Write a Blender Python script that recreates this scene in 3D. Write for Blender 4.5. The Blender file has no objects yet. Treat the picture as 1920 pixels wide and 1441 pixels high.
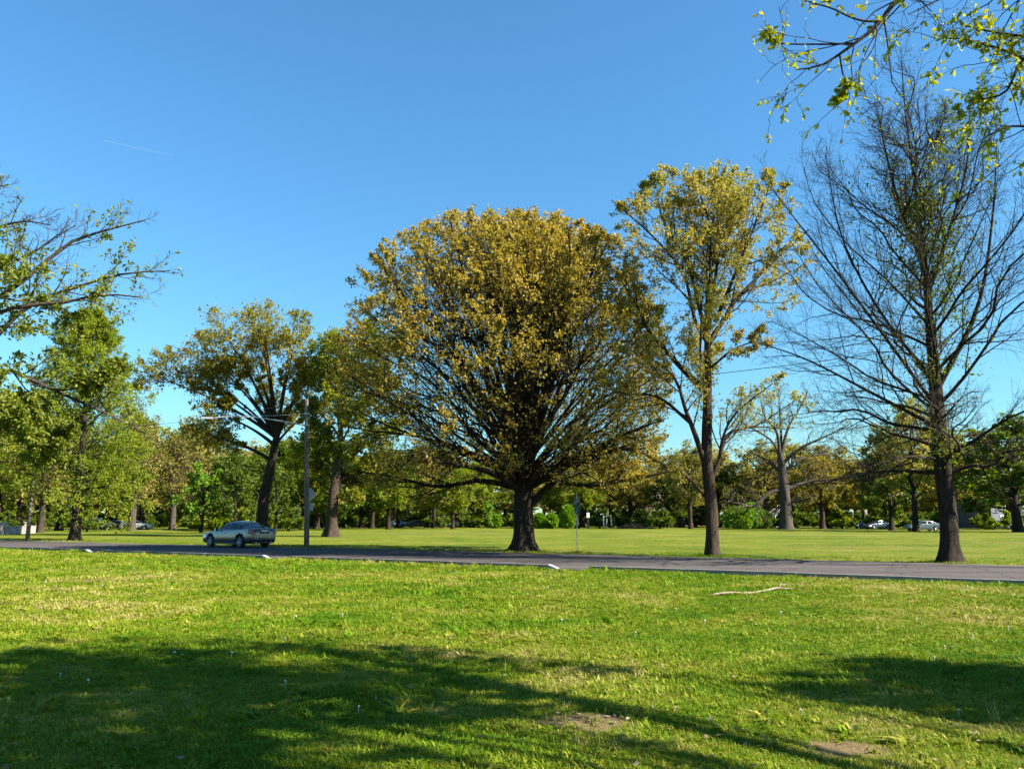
import bpy, math, random
import numpy as np
from mathutils import Vector, Matrix

# ------------------------------------------------------------------ camera, world, sun, exposure
scene = bpy.context.scene
R = math.radians
cam_d = bpy.data.cameras.new("camera")
cam = bpy.data.objects.new("camera", cam_d)
scene.collection.objects.link(cam)
scene.camera = cam
cam.location = (0, 0, 1.55)
cam.rotation_euler = (R(90 + 9.0), 0, 0)
cam_d.sensor_width = 36
cam_d.lens = 30
cam_d.clip_start = 0.05
cam_d.clip_end = 60000

SUN_EL = 36.0
SUN_AZ = 108.0         # compass angle, clockwise from +Y: the sun stands over +X, a little behind the viewer
world = bpy.data.worlds.new("World")
scene.world = world
world.use_nodes = True
wn = world.node_tree
sky = wn.nodes.new("ShaderNodeTexSky")
sky.sky_type = 'NISHITA'
sky.sun_disc = False
sky.sun_elevation = R(SUN_EL)
sky.sun_rotation = R(SUN_AZ)
sky.altitude = 0
sky.air_density = 1.5
sky.dust_density = 0.0
sky.ozone_density = 10.0
bg = wn.nodes["Background"]
bg.inputs["Strength"].default_value = 0.05
tint = wn.nodes.new("ShaderNodeMix")
tint.data_type = 'RGBA'; tint.blend_type = 'MULTIPLY'; tint.inputs[0].default_value = 1.0
tint.inputs[7].default_value = (0.75, 1.04, 1.05, 1)     # clear spring air, a touch more cyan than the model
wn.links.new(sky.outputs[0], tint.inputs[6])
wn.links.new(tint.outputs[2], bg.inputs[0])

sun_d = bpy.data.lights.new("sun", 'SUN')
sun_d.energy = 5.0
sun_d.angle = R(0.53)
sun_d.color = (1.0, 0.93, 0.82)
sun = bpy.data.objects.new("sun", sun_d)
scene.collection.objects.link(sun)
sdir = Vector((math.cos(R(SUN_EL)) * math.sin(R(SUN_AZ)), math.cos(R(SUN_EL)) * math.cos(R(SUN_AZ)), math.sin(R(SUN_EL))))
sun.rotation_euler = sdir.to_track_quat('Z', 'Y').to_euler()
sun.location = (60, 0, 60)

vs = scene.view_settings
vs.view_transform = 'Standard'
vs.look = 'None'
vs.exposure = 2.0
vs.gamma = 1
vs.use_curve_mapping = False
scene.render.engine = 'CYCLES'
scene.cycles.max_bounces = 8
scene.cycles.transparent_max_bounces = 8
scene.cycles.use_denoising = True

rng = np.random.default_rng(7)
col = scene.collection

# ------------------------------------------------------------------ small helpers
def link(o, parent=None):
    col.objects.link(o)
    if parent is not None:
        o.parent = parent
    return o

def empty(name, loc=(0, 0, 0), rz=0.0):
    o = bpy.data.objects.new(name, None)
    o.empty_display_size = 0.3
    link(o)
    o.location = loc
    o.rotation_euler = (0, 0, rz)
    return o

def tag(o, label, cat=None, group=None, kind=None):
    if label:
        o["label"] = label
    if cat:
        o["category"] = cat
    if group:
        o["group"] = group
    if kind:
        o["kind"] = kind
    return o

def np_mesh(name, V, F, smooth=True):
    """V (n,3); F list of (m,k) int arrays"""
    me = bpy.data.meshes.new(name)
    V = np.asarray(V, dtype=np.float32).reshape(-1, 3)
    Fs = [np.asarray(f, dtype=np.int32) for f in F if len(f)]
    me.vertices.add(len(V))
    me.vertices.foreach_set("co", V.ravel())
    nl = sum(f.size for f in Fs)
    nf = sum(len(f) for f in Fs)
    me.loops.add(nl)
    me.polygons.add(nf)
    me.loops.foreach_set("vertex_index", np.concatenate([f.ravel() for f in Fs]))
    tot = np.concatenate([np.full(len(f), f.shape[1], dtype=np.int32) for f in Fs])
    st = np.concatenate([[0], np.cumsum(tot)[:-1]]).astype(np.int32)
    me.polygons.foreach_set("loop_start", st)
    me.polygons.foreach_set("loop_total", tot)
    me.polygons.foreach_set("use_smooth", np.full(nf, bool(smooth)))
    me.update(calc_edges=True)
    return me

class MB:
    """collects boxes, tubes and prisms into one mesh"""
    def __init__(self):
        self.v = []; self.f = {}; self.n = 0
    def add(self, V, F):
        V = np.asarray(V, float).reshape(-1, 3)
        self.v.append(V)
        for f in F:
            f = np.asarray(f, int)
            if f.ndim == 1:
                f = f[None]
            if len(f):
                self.f.setdefault(f.shape[1], []).append(f + self.n)
        self.n += len(V)
        return self
    def box(self, c, s, rot=0.0):
        x, y, z = [q / 2 for q in s]
        V = np.array([(i * x, j * y, k * z) for k in (-1, 1) for j in (-1, 1) for i in (-1, 1)])
        if rot:
            cr, sr = math.cos(rot), math.sin(rot)
            V = np.stack([V[:, 0] * cr - V[:, 1] * sr, V[:, 0] * sr + V[:, 1] * cr, V[:, 2]], 1)
        V = V + np.array(c)
        return self.add(V, [[(0, 2, 3, 1), (4, 5, 7, 6), (0, 1, 5, 4), (2, 6, 7, 3), (0, 4, 6, 2), (1, 3, 7, 5)]])
    def tube(self, pts, rad, k=8, cap=True):
        P = np.asarray(pts, float)[None]
        Rr = np.broadcast_to(np.asarray(rad, float), (P.shape[1],))[None]
        V, F = tubes(P, Rr, k)
        self.add(V, [F])
        if cap:
            n = self.n - len(V)
            N = P.shape[1]
            self.f.setdefault(k, []).append(np.array([list(range(k))[::-1], [(N - 1) * k + i for i in range(k)]]) + n)
        return self
    def prism(self, poly, y0, y1):
        """poly in xz, extruded along y"""
        n = len(poly)
        V = [(a, y0, b) for a, b in poly] + [(a, y1, b) for a, b in poly]
        F = [(i, (i + 1) % n, n + (i + 1) % n, n + i) for i in range(n)]
        self.add(V, [F])
        b = self.n - 2 * n
        self.f.setdefault(n, []).append(np.array([list(range(n))[::-1], list(range(n, 2 * n))]) + b)
        return self
    def build(self, name, mat, parent=None, smooth=False):
        me = np_mesh(name, np.concatenate(self.v), [np.concatenate(q) for q in self.f.values()], smooth)
        if mat:
            me.materials.append(mat)
        return link(bpy.data.objects.new(name, me), parent)

def unit(a):
    return a / np.maximum(np.linalg.norm(a, axis=-1, keepdims=True), 1e-9)

def tubes(P, Rr, k):
    """P (B,N,3) polylines, Rr (B,N) radii -> verts, quads"""
    B, N, _ = P.shape
    T = np.empty_like(P)
    T[:, 1:-1] = P[:, 2:] - P[:, :-2]
    T[:, 0] = P[:, 1] - P[:, 0]
    T[:, -1] = P[:, -1] - P[:, -2]
    T = unit(T)
    m = unit(P[:, -1] - P[:, 0])
    ax = np.argmin(np.abs(m), axis=1)
    ref = np.eye(3)[ax][:, None, :]
    U = unit(np.cross(T, np.broadcast_to(ref, T.shape)))
    W = np.cross(T, U)
    a = np.arange(k) * (2 * math.pi / k)
    V = P[:, :, None, :] + Rr[:, :, None, None] * (np.cos(a)[None, None, :, None] * U[:, :, None, :] + np.sin(a)[None, None, :, None] * W[:, :, None, :])
    b = np.arange(B)[:, None, None] * (N * k)
    n = np.arange(N - 1)[None, :, None] * k
    i = np.arange(k)[None, None, :]
    j = (i + 1) % k
    F = np.stack([b + n + i, b + n + j, b + n + k + j, b + n + k + i], -1).reshape(-1, 4)
    return V.reshape(-1, 3), F

def resample(pts, n):
    """smooth (Catmull-Rom) resampling of a polyline"""
    p = np.asarray(pts, float)
    if len(p) == 2:
        t = np.linspace(0, 1, n)[:, None]
        return p[0] * (1 - t) + p[1] * t
    q = np.vstack([2 * p[0] - p[1], p, 2 * p[-1] - p[-2]])
    s = np.linspace(0, len(p) - 1 - 1e-6, n)
    i = s.astype(int); f = (s - i)[:, None]
    a, b, c, d = q[i], q[i + 1], q[i + 2], q[i + 3]
    return 0.5 * (2 * b + (c - a) * f + (2 * a - 5 * b + 4 * c - d) * f ** 2 + (3 * b - a - 3 * c + d) * f ** 3)

def vnoise(x, y, seed=0):
    """smooth value noise in [0,1]"""
    xi = np.floor(x).astype(np.int64); yi = np.floor(y).astype(np.int64)
    fx = x - xi; fy = y - yi
    fx = fx * fx * (3 - 2 * fx); fy = fy * fy * (3 - 2 * fy)
    def h(a, b):
        n = (a * 374761393 + b * 668265263 + seed * 1442695041) & 0x7fffffff
        n = ((n ^ (n >> 13)) * 1274126177) & 0x7fffffff
        return ((n ^ (n >> 16)) & 0xffff) / 65535.0
    return (h(xi, yi) * (1 - fx) + h(xi + 1, yi) * fx) * (1 - fy) + (h(xi, yi + 1) * (1 - fx) + h(xi + 1, yi + 1) * fx) * fy

# ------------------------------------------------------------------ materials
def mat_new(name):
    m = bpy.data.materials.new(name)
    m.use_nodes = True
    nt = m.node_tree
    return m, nt, nt.nodes, nt.links, nt.nodes["Principled BSDF"]

def ramp(nodes, stops):
    r = nodes.new("ShaderNodeValToRGB")
    e = r.color_ramp.elements
    while len(e) < len(stops):
        e.new(0.5)
    for el, (p, c) in zip(e, stops):
        el.position = p
        el.color = (*c, 1)
    return r

def noise(nodes, links, scale, detail=4, vec=None, rough=0.55):
    n = nodes.new("ShaderNodeTexNoise")
    n.inputs["Scale"].default_value = scale
    n.inputs["Detail"].default_value = detail
    n.inputs["Roughness"].default_value = rough
    if vec is not None:
        links.new(vec, n.inputs["Vector"])
    return n

def plain(name, c, rough=0.6, metal=0.0, var=0.12, scale=6.0, bump=0.0, coat=0.0):
    m, nt, N, L, b = mat_new(name)
    tc = N.new("ShaderNodeTexCoord")
    n = noise(N, L, scale, 5, tc.outputs["Object"])
    r = ramp(N, [(0.3, tuple(q * (1 - var) for q in c)), (0.7, tuple(min(1, q * (1 + var)) for q in c))])
    L.new(n.outputs["Fac"], r.inputs[0])
    L.new(r.outputs[0], b.inputs["Base Color"])
    b.inputs["Roughness"].default_value = rough
    b.inputs["Metallic"].default_value = metal
    if coat:
        b.inputs["Coat Weight"].default_value = coat
        b.inputs["Coat Roughness"].default_value = 0.06
    if bump:
        bp = N.new("ShaderNodeBump")
        bp.inputs["Strength"].default_value = bump
        L.new(n.outputs["Fac"], bp.inputs["Height"])
        L.new(bp.outputs[0], b.inputs["Normal"])
    return m

def bark(name, dark, light, scale=1.0):
    m, nt, N, L, b = mat_new(name)
    tc = N.new("ShaderNodeTexCoord")
    mp = N.new("ShaderNodeMapping")
    mp.inputs["Scale"].default_value = (14 * scale, 14 * scale, 2.2 * scale)
    L.new(tc.outputs["Object"], mp.inputs[0])
    n = noise(N, L, 1.0, 6, mp.outputs[0], 0.65)
    n2 = noise(N, L, 0.9, 3, tc.outputs["Object"])
    r = ramp(N, [(0.33, dark), (0.52, tuple((a + c) / 2 for a, c in zip(dark, light))), (0.72, light)])
    L.new(n.outputs["Fac"], r.inputs[0])
    hs = N.new("ShaderNodeHueSaturation")
    L.new(r.outputs[0], hs.inputs["Color"])
    mr = N.new("ShaderNodeMapRange")
    mr.inputs["To Min"].default_value = 0.7
    mr.inputs["To Max"].default_value = 1.3
    L.new(n2.outputs["Fac"], mr.inputs["Value"])
    L.new(mr.outputs[0], hs.inputs["Value"])
    L.new(hs.outputs[0], b.inputs["Base Color"])
    b.inputs["Roughness"].default_value = 0.9
    b.inputs["Specular IOR Level"].default_value = 0.15
    bp = N.new("ShaderNodeBump")
    bp.inputs["Strength"].default_value = 0.9
    bp.inputs["Distance"].default_value = 0.05
    L.new(n.outputs["Fac"], bp.inputs["Height"])
    L.new(bp.outputs[0], b.inputs["Normal"])
    return m

def leaf_mat(name, stops, trans=0.4, patch=0.35, pscale=0.35):
    """stops: colours spread over the random value each leaf has; patch: strength of clump-size hue drift"""
    m, nt, N, L, b = mat_new(name)
    geo = N.new("ShaderNodeNewGeometry")
    tc = N.new("ShaderNodeTexCoord")
    n = noise(N, L, pscale, 3, tc.outputs["Object"])
    mr = N.new("ShaderNodeMapRange")
    mr.inputs["From Min"].default_value = 0.3
    mr.inputs["From Max"].default_value = 0.7
    L.new(n.outputs["Fac"], mr.inputs["Value"])
    mx = N.new("ShaderNodeMix")
    mx.inputs["Factor"].default_value = patch
    L.new(geo.outputs["Random Per Island"], mx.inputs["A"])
    L.new(mr.outputs[0], mx.inputs["B"])
    k = len(stops)
    r = ramp(N, [(i / (k - 1), s) for i, s in enumerate(stops)])
    L.new(mx.outputs[0], r.inputs[0])
    b.inputs["Roughness"].default_value = 0.55
    b.inputs["Specular IOR Level"].default_value = 0.25
    L.new(r.outputs[0], b.inputs["Base Color"])
    tr = N.new("ShaderNodeBsdfTranslucent")
    hs = N.new("ShaderNodeHueSaturation")
    hs.inputs["Saturation"].default_value = 1.1
    hs.inputs["Value"].default_value = 1.25
    L.new(r.outputs[0], hs.inputs["Color"])
    L.new(hs.outputs[0], tr.inputs["Color"])
    ms = N.new("ShaderNodeMixShader")
    ms.inputs[0].default_value = trans
    L.new(b.outputs[0], ms.inputs[1])
    L.new(tr.outputs[0], ms.inputs[2])
    L.new(ms.outputs[0], N["Material Output"].inputs["Surface"])
    return m

PATCHES = [(0.62, 7.1, 0.75, 0.40), (4.15, 5.75, 0.9, 0.45), (0.9, 26.6, 1.0, 0.3), (-11.5, 22.0, 2.2, 0.7), (-0.9, 26.2, 1.6, 0.4), (2.3, 6.3, 0.35, 0.25), (2.4, 43.3, 3.2, 0.7), (28, 89, 26, 0.9), (-9, 101, 14, 1.2), (38, 60, 9, 1.0), (20, 50, 5, 0.7)]   # x, y, half width, half depth of worn spots

def lawn_color(N, L, near):
    """world-space patches of lush, yellow-green and dry lawn"""
    geo = N.new("ShaderNodeNewGeometry")
    pos = geo.outputs["Position"]
    n1 = noise(N, L, 0.16, 3, pos)
    n2 = noise(N, L, 0.9, 4, pos, 0.6)
    n3 = noise(N, L, 5.0, 4, pos, 0.7)
    def madd(a, k, c):
        y = N.new("ShaderNodeMath"); y.operation = 'MULTIPLY_ADD'; L.new(a, y.inputs[0]); y.inputs[1].default_value = k
        if isinstance(c, float):
            y.inputs[2].default_value = c
        else:
            L.new(c, y.inputs[2])
        return y.outputs[0]
    s = madd(n1.outputs["Fac"], 0.80, -0.37)
    s = madd(n2.outputs["Fac"], 0.62, s)
    s = madd(n3.outputs["Fac"], 0.32, s)
    return geo, s

def grass_mats():
    # blades
    m, nt, N, L, b = mat_new("grass_blade")
    geo, s = lawn_color(N, L, True)
    oi = N.new("ShaderNodeObjectInfo")
    a = N.new("ShaderNodeMath"); a.operation = 'MULTIPLY_ADD'
    L.new(oi.outputs["Random"], a.inputs[0]); a.inputs[1].default_value = 0.16
    L.new(s, a.inputs[2])
    a2 = N.new("ShaderNodeMath"); a2.operation = 'MULTIPLY_ADD'
    L.new(geo.outputs["Random Per Island"], a2.inputs[0]); a2.inputs[1].default_value = 0.20
    L.new(a.outputs[0], a2.inputs[2])
    r = ramp(N, [(0.42, (0.034, 0.112, 0.003)), (0.58, (0.086, 0.176, 0.004)), (0.70, (0.152, 0.212, 0.006)), (0.82, (0.245, 0.248, 0.026)), (0.96, (0.40, 0.335, 0.13))])
    L.new(a2.outputs[0], r.inputs[0])
    L.new(r.outputs[0], b.inputs["Base Color"])
    b.inputs["Roughness"].default_value = 0.55
    b.inputs["Specular IOR Level"].default_value = 0.12
    tr = N.new("ShaderNodeBsdfTranslucent")
    L.new(r.outputs[0], tr.inputs["Color"])
    ms = N.new("ShaderNodeMixShader"); ms.inputs[0].default_value = 0.35
    L.new(b.outputs[0], ms.inputs[1]); L.new(tr.outputs[0], ms.inputs[2])
    L.new(ms.outputs[0], N["Material Output"].inputs["Surface"])
    # soil and turf seen between the blades and far away
    g, nt, N, L, b = mat_new("turf")
    geo, s = lawn_color(N, L, False)
    n4 = noise(N, L, 26.0, 5, geo.outputs["Position"], 0.75)
    mpf = N.new("ShaderNodeMapping"); mpf.inputs["Scale"].default_value = (0.10, 0.045, 1); L.new(geo.outputs["Position"], mpf.inputs[0])
    n5 = noise(N, L, 1.0, 5, mpf.outputs[0], 0.7)
    f5 = N.new("ShaderNodeMath"); f5.operation = 'MULTIPLY_ADD'; L.new(n5.outputs["Fac"], f5.inputs[0]); f5.inputs[1].default_value = 0.55; f5.inputs[2].default_value = -0.275
    f6 = N.new("ShaderNodeMath"); f6.operation = 'ADD'; L.new(f5.outputs[0], f6.inputs[0]); L.new(s, f6.inputs[1]); s = f6.outputs[0]
    x = N.new("ShaderNodeMath"); x.operation = 'MULTIPLY_ADD'
    L.new(n4.outputs["Fac"], x.inputs[0]); x.inputs[1].default_value = 0.34
    L.new(s, x.inputs[2])
    r = ramp(N, [(0.42, (0.046, 0.078, 0.004)), (0.60, (0.078, 0.106, 0.005)), (0.74, (0.110, 0.124, 0.008)), (0.95, (0.18, 0.155, 0.040))])
    L.new(x.outputs[0], r.inputs[0])
    acc = None
    nz = noise(N, L, 2.6, 5, geo.outputs["Position"], 0.7)
    for px, py, rx, ry in PATCHES:
        v = N.new("ShaderNodeVectorMath"); v.operation = 'SUBTRACT'; L.new(geo.outputs["Position"], v.inputs[0]); v.inputs[1].default_value = (px, py, 0)
        v2 = N.new("ShaderNodeVectorMath"); v2.operation = 'MULTIPLY'; L.new(v.outputs[0], v2.inputs[0]); v2.inputs[1].default_value = (1 / rx, 1 / ry, 0)
        v3 = N.new("ShaderNodeVectorMath"); v3.operation = 'LENGTH'; L.new(v2.outputs[0], v3.inputs[0])
        if acc is None:
            acc = v3.outputs["Value"]
        else:
            mn = N.new("ShaderNodeMath"); mn.operation = 'MINIMUM'; L.new(acc, mn.inputs[0]); L.new(v3.outputs["Value"], mn.inputs[1]); acc = mn.outputs[0]
    ad = N.new("ShaderNodeMath"); ad.operation = 'MULTIPLY_ADD'; L.new(nz.outputs["Fac"], ad.inputs[0]); ad.inputs[1].default_value = 1.6; L.new(acc, ad.inputs[2])
    mk = N.new("ShaderNodeMapRange"); mk.inputs["From Min"].default_value = 1.95; mk.inputs["From Max"].default_value = 1.35; L.new(ad.outputs[0], mk.inputs["Value"])
    so = ramp(N, [(0.35, (0.10, 0.068, 0.032)), (0.65, (0.20, 0.15, 0.07))]); L.new(n4.outputs["Fac"], so.inputs[0])
    mxs = N.new("ShaderNodeMix"); mxs.data_type = 'RGBA'
    L.new(mk.outputs[0], mxs.inputs[0]); L.new(r.outputs[0], mxs.inputs[6]); L.new(so.outputs[0], mxs.inputs[7])
    L.new(mxs.outputs[2], b.inputs["Base Color"])
    b.inputs["Roughness"].default_value = 0.95
    b.inputs["Specular IOR Level"].default_value = 0.1
    bp = N.new("ShaderNodeBump"); bp.inputs["Strength"].default_value = 0.8; bp.inputs["Distance"].default_value = 0.05
    L.new(n4.outputs["Fac"], bp.inputs["Height"]); L.new(bp.outputs[0], b.inputs["Normal"])
    return m, g

M = {}
M["blade"], M["turf"] = grass_mats()
M["bark"] = bark("bark_dark", (0.009, 0.007, 0.005), (0.042, 0.030, 0.021))
M["bark_warm"] = bark("bark_brown", (0.016, 0.011, 0.008), (0.070, 0.049, 0.033))
M["bark_grey"] = bark("bark_grey", (0.026, 0.021, 0.017), (0.095, 0.077, 0.060))
M["oak_leaf"] = leaf_mat("bronze_oak_leaf", [(0.150, 0.145, 0.020), (0.220, 0.175, 0.026), (0.300, 0.225, 0.038), (0.37, 0.295, 0.060), (0.29, 0.185, 0.036)], 0.5)
M["gold_leaf"] = leaf_mat("gold_green_leaf", [(0.17, 0.20, 0.024), (0.25, 0.235, 0.036), (0.34, 0.275, 0.060), (0.36, 0.245, 0.070)], 0.45, 0.55, 0.25)
M["loak_leaf"] = leaf_mat("olive_bronze_leaf", [(0.105, 0.155, 0.012), (0.17, 0.178, 0.017), (0.245, 0.19, 0.024), (0.30, 0.205, 0.034)], 0.5, 0.45, 0.2)
M["green_leaf"] = leaf_mat("fresh_green_leaf", [(0.065, 0.11, 0.006), (0.11, 0.16, 0.008), (0.18, 0.21, 0.010), (0.25, 0.24, 0.016)], 0.48, 0.4, 0.25)
M["feather_leaf"] = leaf_mat("feathery_green_leaf", [(0.09, 0.15, 0.010), (0.15, 0.21, 0.013), (0.22, 0.25, 0.018), (0.28, 0.28, 0.032)], 0.52, 0.4, 0.25)
M["lime_leaf"] = leaf_mat("lime_leaf", [(0.13, 0.19, 0.008), (0.21, 0.25, 0.010), (0.31, 0.30, 0.012), (0.36, 0.28, 0.03)], 0.5, 0.35, 0.8)
M["mixed_leaf"] = leaf_mat("green_to_bronze_leaf", [(0.07, 0.12, 0.006), (0.11, 0.16, 0.008), (0.16, 0.17, 0.010), (0.20, 0.15, 0.014), (0.22, 0.135, 0.018)], 0.45, 0.72, 0.16)
M["tuft_leaf"] = leaf_mat("yellow_green_tuft_leaf", [(0.06, 0.095, 0.010), (0.10, 0.14, 0.013), (0.16, 0.18, 0.018), (0.22, 0.21, 0.03)], 0.4, 0.3, 0.8)
M["dark_leaf"] = leaf_mat("deep_green_leaf", [(0.030, 0.060, 0.005), (0.055, 0.090, 0.006), (0.09, 0.125, 0.008), (0.15, 0.17, 0.012)], 0.4, 0.4, 0.2)
M["tan_leaf"] = leaf_mat("tan_bud_leaf", [(0.13, 0.14, 0.020), (0.18, 0.165, 0.028), (0.23, 0.19, 0.038), (0.18, 0.20, 0.022)], 0.42, 0.5, 0.2)
M["rust_leaf"] = leaf_mat("ochre_leaf", [(0.13, 0.14, 0.016), (0.18, 0.16, 0.020), (0.235, 0.18, 0.024), (0.24, 0.155, 0.022)], 0.42, 0.5, 0.2)
M["box_leaf"] = leaf_mat("clipped_shrub_leaf", [(0.05, 0.13, 0.008), (0.09, 0.19, 0.009), (0.15, 0.26, 0.012), (0.20, 0.29, 0.016)], 0.35, 0.3, 0.6)

# ------------------------------------------------------------------ ground, road, kerb
UX, UY = 0.8385, -0.5449       # along the road, towards the right
NX, NY = 0.5449, 0.8385        # across the road, away from the viewer
ROAD_NEAR, ROAD_FAR = 24.2, 34.4
GAPS = [(-14.25, -12.75), (-27.7, -26.1), (-40.3, -38.7), (-64.0, -62.5), (3.0, 4.5)]

def road_pt(s, n, z=0.0):
    return (s * UX + n * NX, s * UY + n * NY, z)

P_POLE = road_pt(-36.6, 34.95)
def ground_h(x, y):
    n = x * NX + y * NY
    m = np.clip((23.2 - n) / 4.0, 0, 1)
    m = m * m * (3 - 2 * m)
    return m * (0.10 * (vnoise(x * 0.22, y * 0.22, 3) - 0.5) + 0.05 * (vnoise(x * 0.7, y * 0.7, 4) - 0.5))

def axis_grid(a, b, fine, grow=1.22):
    pos = [0.0]; s = fine
    while pos[-1] < b:
        if pos[-1] > 26:
            s *= grow
        pos.append(pos[-1] + s)
    neg = [0.0]; s = fine
    while neg[-1] > a:
        if neg[-1] < -26:
            s *= grow
        neg.append(neg[-1] - s)
    return np.array(neg[::-1][:-1] + pos)

gx = axis_grid(-4000, 4000, 0.5)
gy = axis_grid(-600, 5000, 0.5)
GX, GY = np.meshgrid(gx, gy)
gv = np.stack([GX.ravel(), GY.ravel(), ground_h(GX.ravel(), GY.ravel())], 1)
nxg, nyg = len(gx), len(gy)
ii, jj = np.meshgrid(np.arange(nxg - 1), np.arange(nyg - 1))
q = (jj * nxg + ii).ravel()
ground = np_mesh("ground", gv, [np.stack([q, q + 1, q + nxg + 1, q + nxg], 1)], True)
ground.materials.append(M["turf"])
ground = tag(link(bpy.data.objects.new("ground", ground)), "wide green park lawn on both sides of the road", None, None, "structure")

def asphalt():
    m, nt, N, L, b = mat_new("asphalt")
    geo = N.new("ShaderNodeNewGeometry")
    n1 = noise(N, L, 0.5, 4, geo.outputs["Position"])
    n2 = noise(N, L, 40, 4, geo.outputs["Position"], 0.7)
    x = N.new("ShaderNodeMath"); x.operation = 'MULTIPLY_ADD'
    L.new(n2.outputs["Fac"], x.inputs[0]); x.inputs[1].default_value = 0.6
    y = N.new("ShaderNodeMath"); y.operation = 'MULTIPLY'; L.new(n1.outputs["Fac"], y.inputs[0]); y.inputs[1].default_value = 0.5
    L.new(y.outputs[0], x.inputs[2])
    r = ramp(N, [(0.35, (0.052, 0.044, 0.041)), (0.75, (0.088, 0.074, 0.069))])
    L.new(x.outputs[0], r.inputs[0])
    mp = N.new("ShaderNodeMapping"); mp.inputs["Rotation"].default_value = (0, 0, R(33)); mp.inputs["Scale"].default_value = (0.05, 0.8, 1)
    L.new(geo.outputs["Position"], mp.inputs[0])
    n3 = noise(N, L, 1.0, 5, mp.outputs[0], 0.65)            # wheel tracks and stains along the lane
    vo = N.new("ShaderNodeTexVoronoi"); vo.feature = 'DISTANCE_TO_EDGE'; vo.inputs["Scale"].default_value = 0.42
    nw = noise(N, L, 1.3, 4, geo.outputs["Position"]); va = N.new("ShaderNodeVectorMath"); va.operation = 'MULTIPLY_ADD'
    L.new(nw.outputs["Color"], va.inputs[0]); va.inputs[1].default_value = (0.9, 0.9, 0); L.new(geo.outputs["Position"], va.inputs[2]); L.new(va.outputs[0], vo.inputs["Vector"])
    ck = N.new("ShaderNodeMapRange"); ck.inputs["From Max"].default_value = 0.022; ck.inputs["To Min"].default_value = 0.45; L.new(vo.outputs["Distance"], ck.inputs["Value"])
    tn = N.new("ShaderNodeMapRange"); tn.inputs["From Min"].default_value = 0.3; tn.inputs["From Max"].default_value = 0.7; tn.inputs["To Min"].default_value = 0.72; tn.inputs["To Max"].default_value = 1.25; L.new(n3.outputs["Fac"], tn.inputs["Value"])
    mu = N.new("ShaderNodeMath"); mu.operation = 'MULTIPLY'; L.new(ck.outputs[0], mu.inputs[0]); L.new(tn.outputs[0], mu.inputs[1])
    hv = N.new("ShaderNodeHueSaturation"); L.new(r.outputs[0], hv.inputs["Color"]); L.new(mu.outputs[0], hv.inputs["Value"])
    L.new(hv.outputs[0], b.inputs["Base Color"])
    b.inputs["Roughness"].default_value = 0.95
    b.inputs["Specular IOR Level"].default_value = 0.12
    bp = N.new("ShaderNodeBump"); bp.inputs["Strength"].default_value = 0.3; bp.inputs["Distance"].default_value = 0.01
    L.new(n2.outputs["Fac"], bp.inputs["Height"]); L.new(bp.outputs[0], b.inputs["Normal"])
    return m

def worn_paint():
    m, nt, N, L, b = mat_new("worn_line_paint")
    geo = N.new("ShaderNodeNewGeometry")
    n = noise(N, L, 9, 5, geo.outputs["Position"], 0.75)
    r = ramp(N, [(0.42, (0.07, 0.06, 0.056)), (0.62, (0.15, 0.13, 0.12))])
    L.new(n.outputs["Fac"], r.inputs[0]); L.new(r.outputs[0], b.inputs["Base Color"])
    b.inputs["Roughness"].default_value = 0.8
    return m

M["asphalt"] = asphalt()
M["paint_line"] = worn_paint()
M["kerb"] = plain("kerb_concrete", (0.17, 0.155, 0.14), 0.9, 0, 0.25, 3.0, 0.3)
M["kerb_white"] = plain("kerb_end_concrete", (0.30, 0.29, 0.275), 0.85, 0, 0.12, 4.0, 0.2)
M["soil"] = plain("bare_soil", (0.11, 0.085, 0.045), 0.95, 0, 0.35, 2.2, 0.4)

def strip(name, n0, n1, z, mat, s0=-420, s1=320, step=4.0, wob0=0.0, wob1=0.0, seed=1):
    s = np.arange(s0, s1 + step, step)
    w0 = n0 + wob0 * (vnoise(s * 0.9, s * 0 + 1, seed) - 0.5)
    w1 = n1 + wob1 * (vnoise(s * 0.9, s * 0 + 5, seed + 1) - 0.5)
    A = np.stack([s * UX + w0 * NX, s * UY + w0 * NY, np.full_like(s, z)], 1)
    B = np.stack([s * UX + w1 * NX, s * UY + w1 * NY, np.full_like(s, z)], 1)
    V = np.empty((2 * len(s), 3)); V[0::2] = A; V[1::2] = B
    i = np.arange(len(s) - 1) * 2
    me = np_mesh(name, V, [np.stack([i, i + 2, i + 3, i + 1], 1)], False)
    me.materials.append(mat)
    return link(bpy.data.objects.new(name, me))

tag(strip("road", ROAD_NEAR - 0.1, ROAD_FAR, 0.008, M["asphalt"], step=0.5, wob1=0.5), "grey asphalt road crossing the park lawn", None, None, "structure")
tag(strip("road_verge", ROAD_FAR - 0.3, ROAD_FAR + 0.35, 0.004, M["soil"], step=0.5, wob1=0.6, seed=9), "strip of bare soil along the far road edge", None, None, "structure")
tag(strip("road_edge_line", ROAD_NEAR + 0.75, ROAD_NEAR + 0.87, 0.012, M["paint_line"], step=1.0), "worn pale edge line painted on the asphalt", None, None, "structure")

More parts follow.
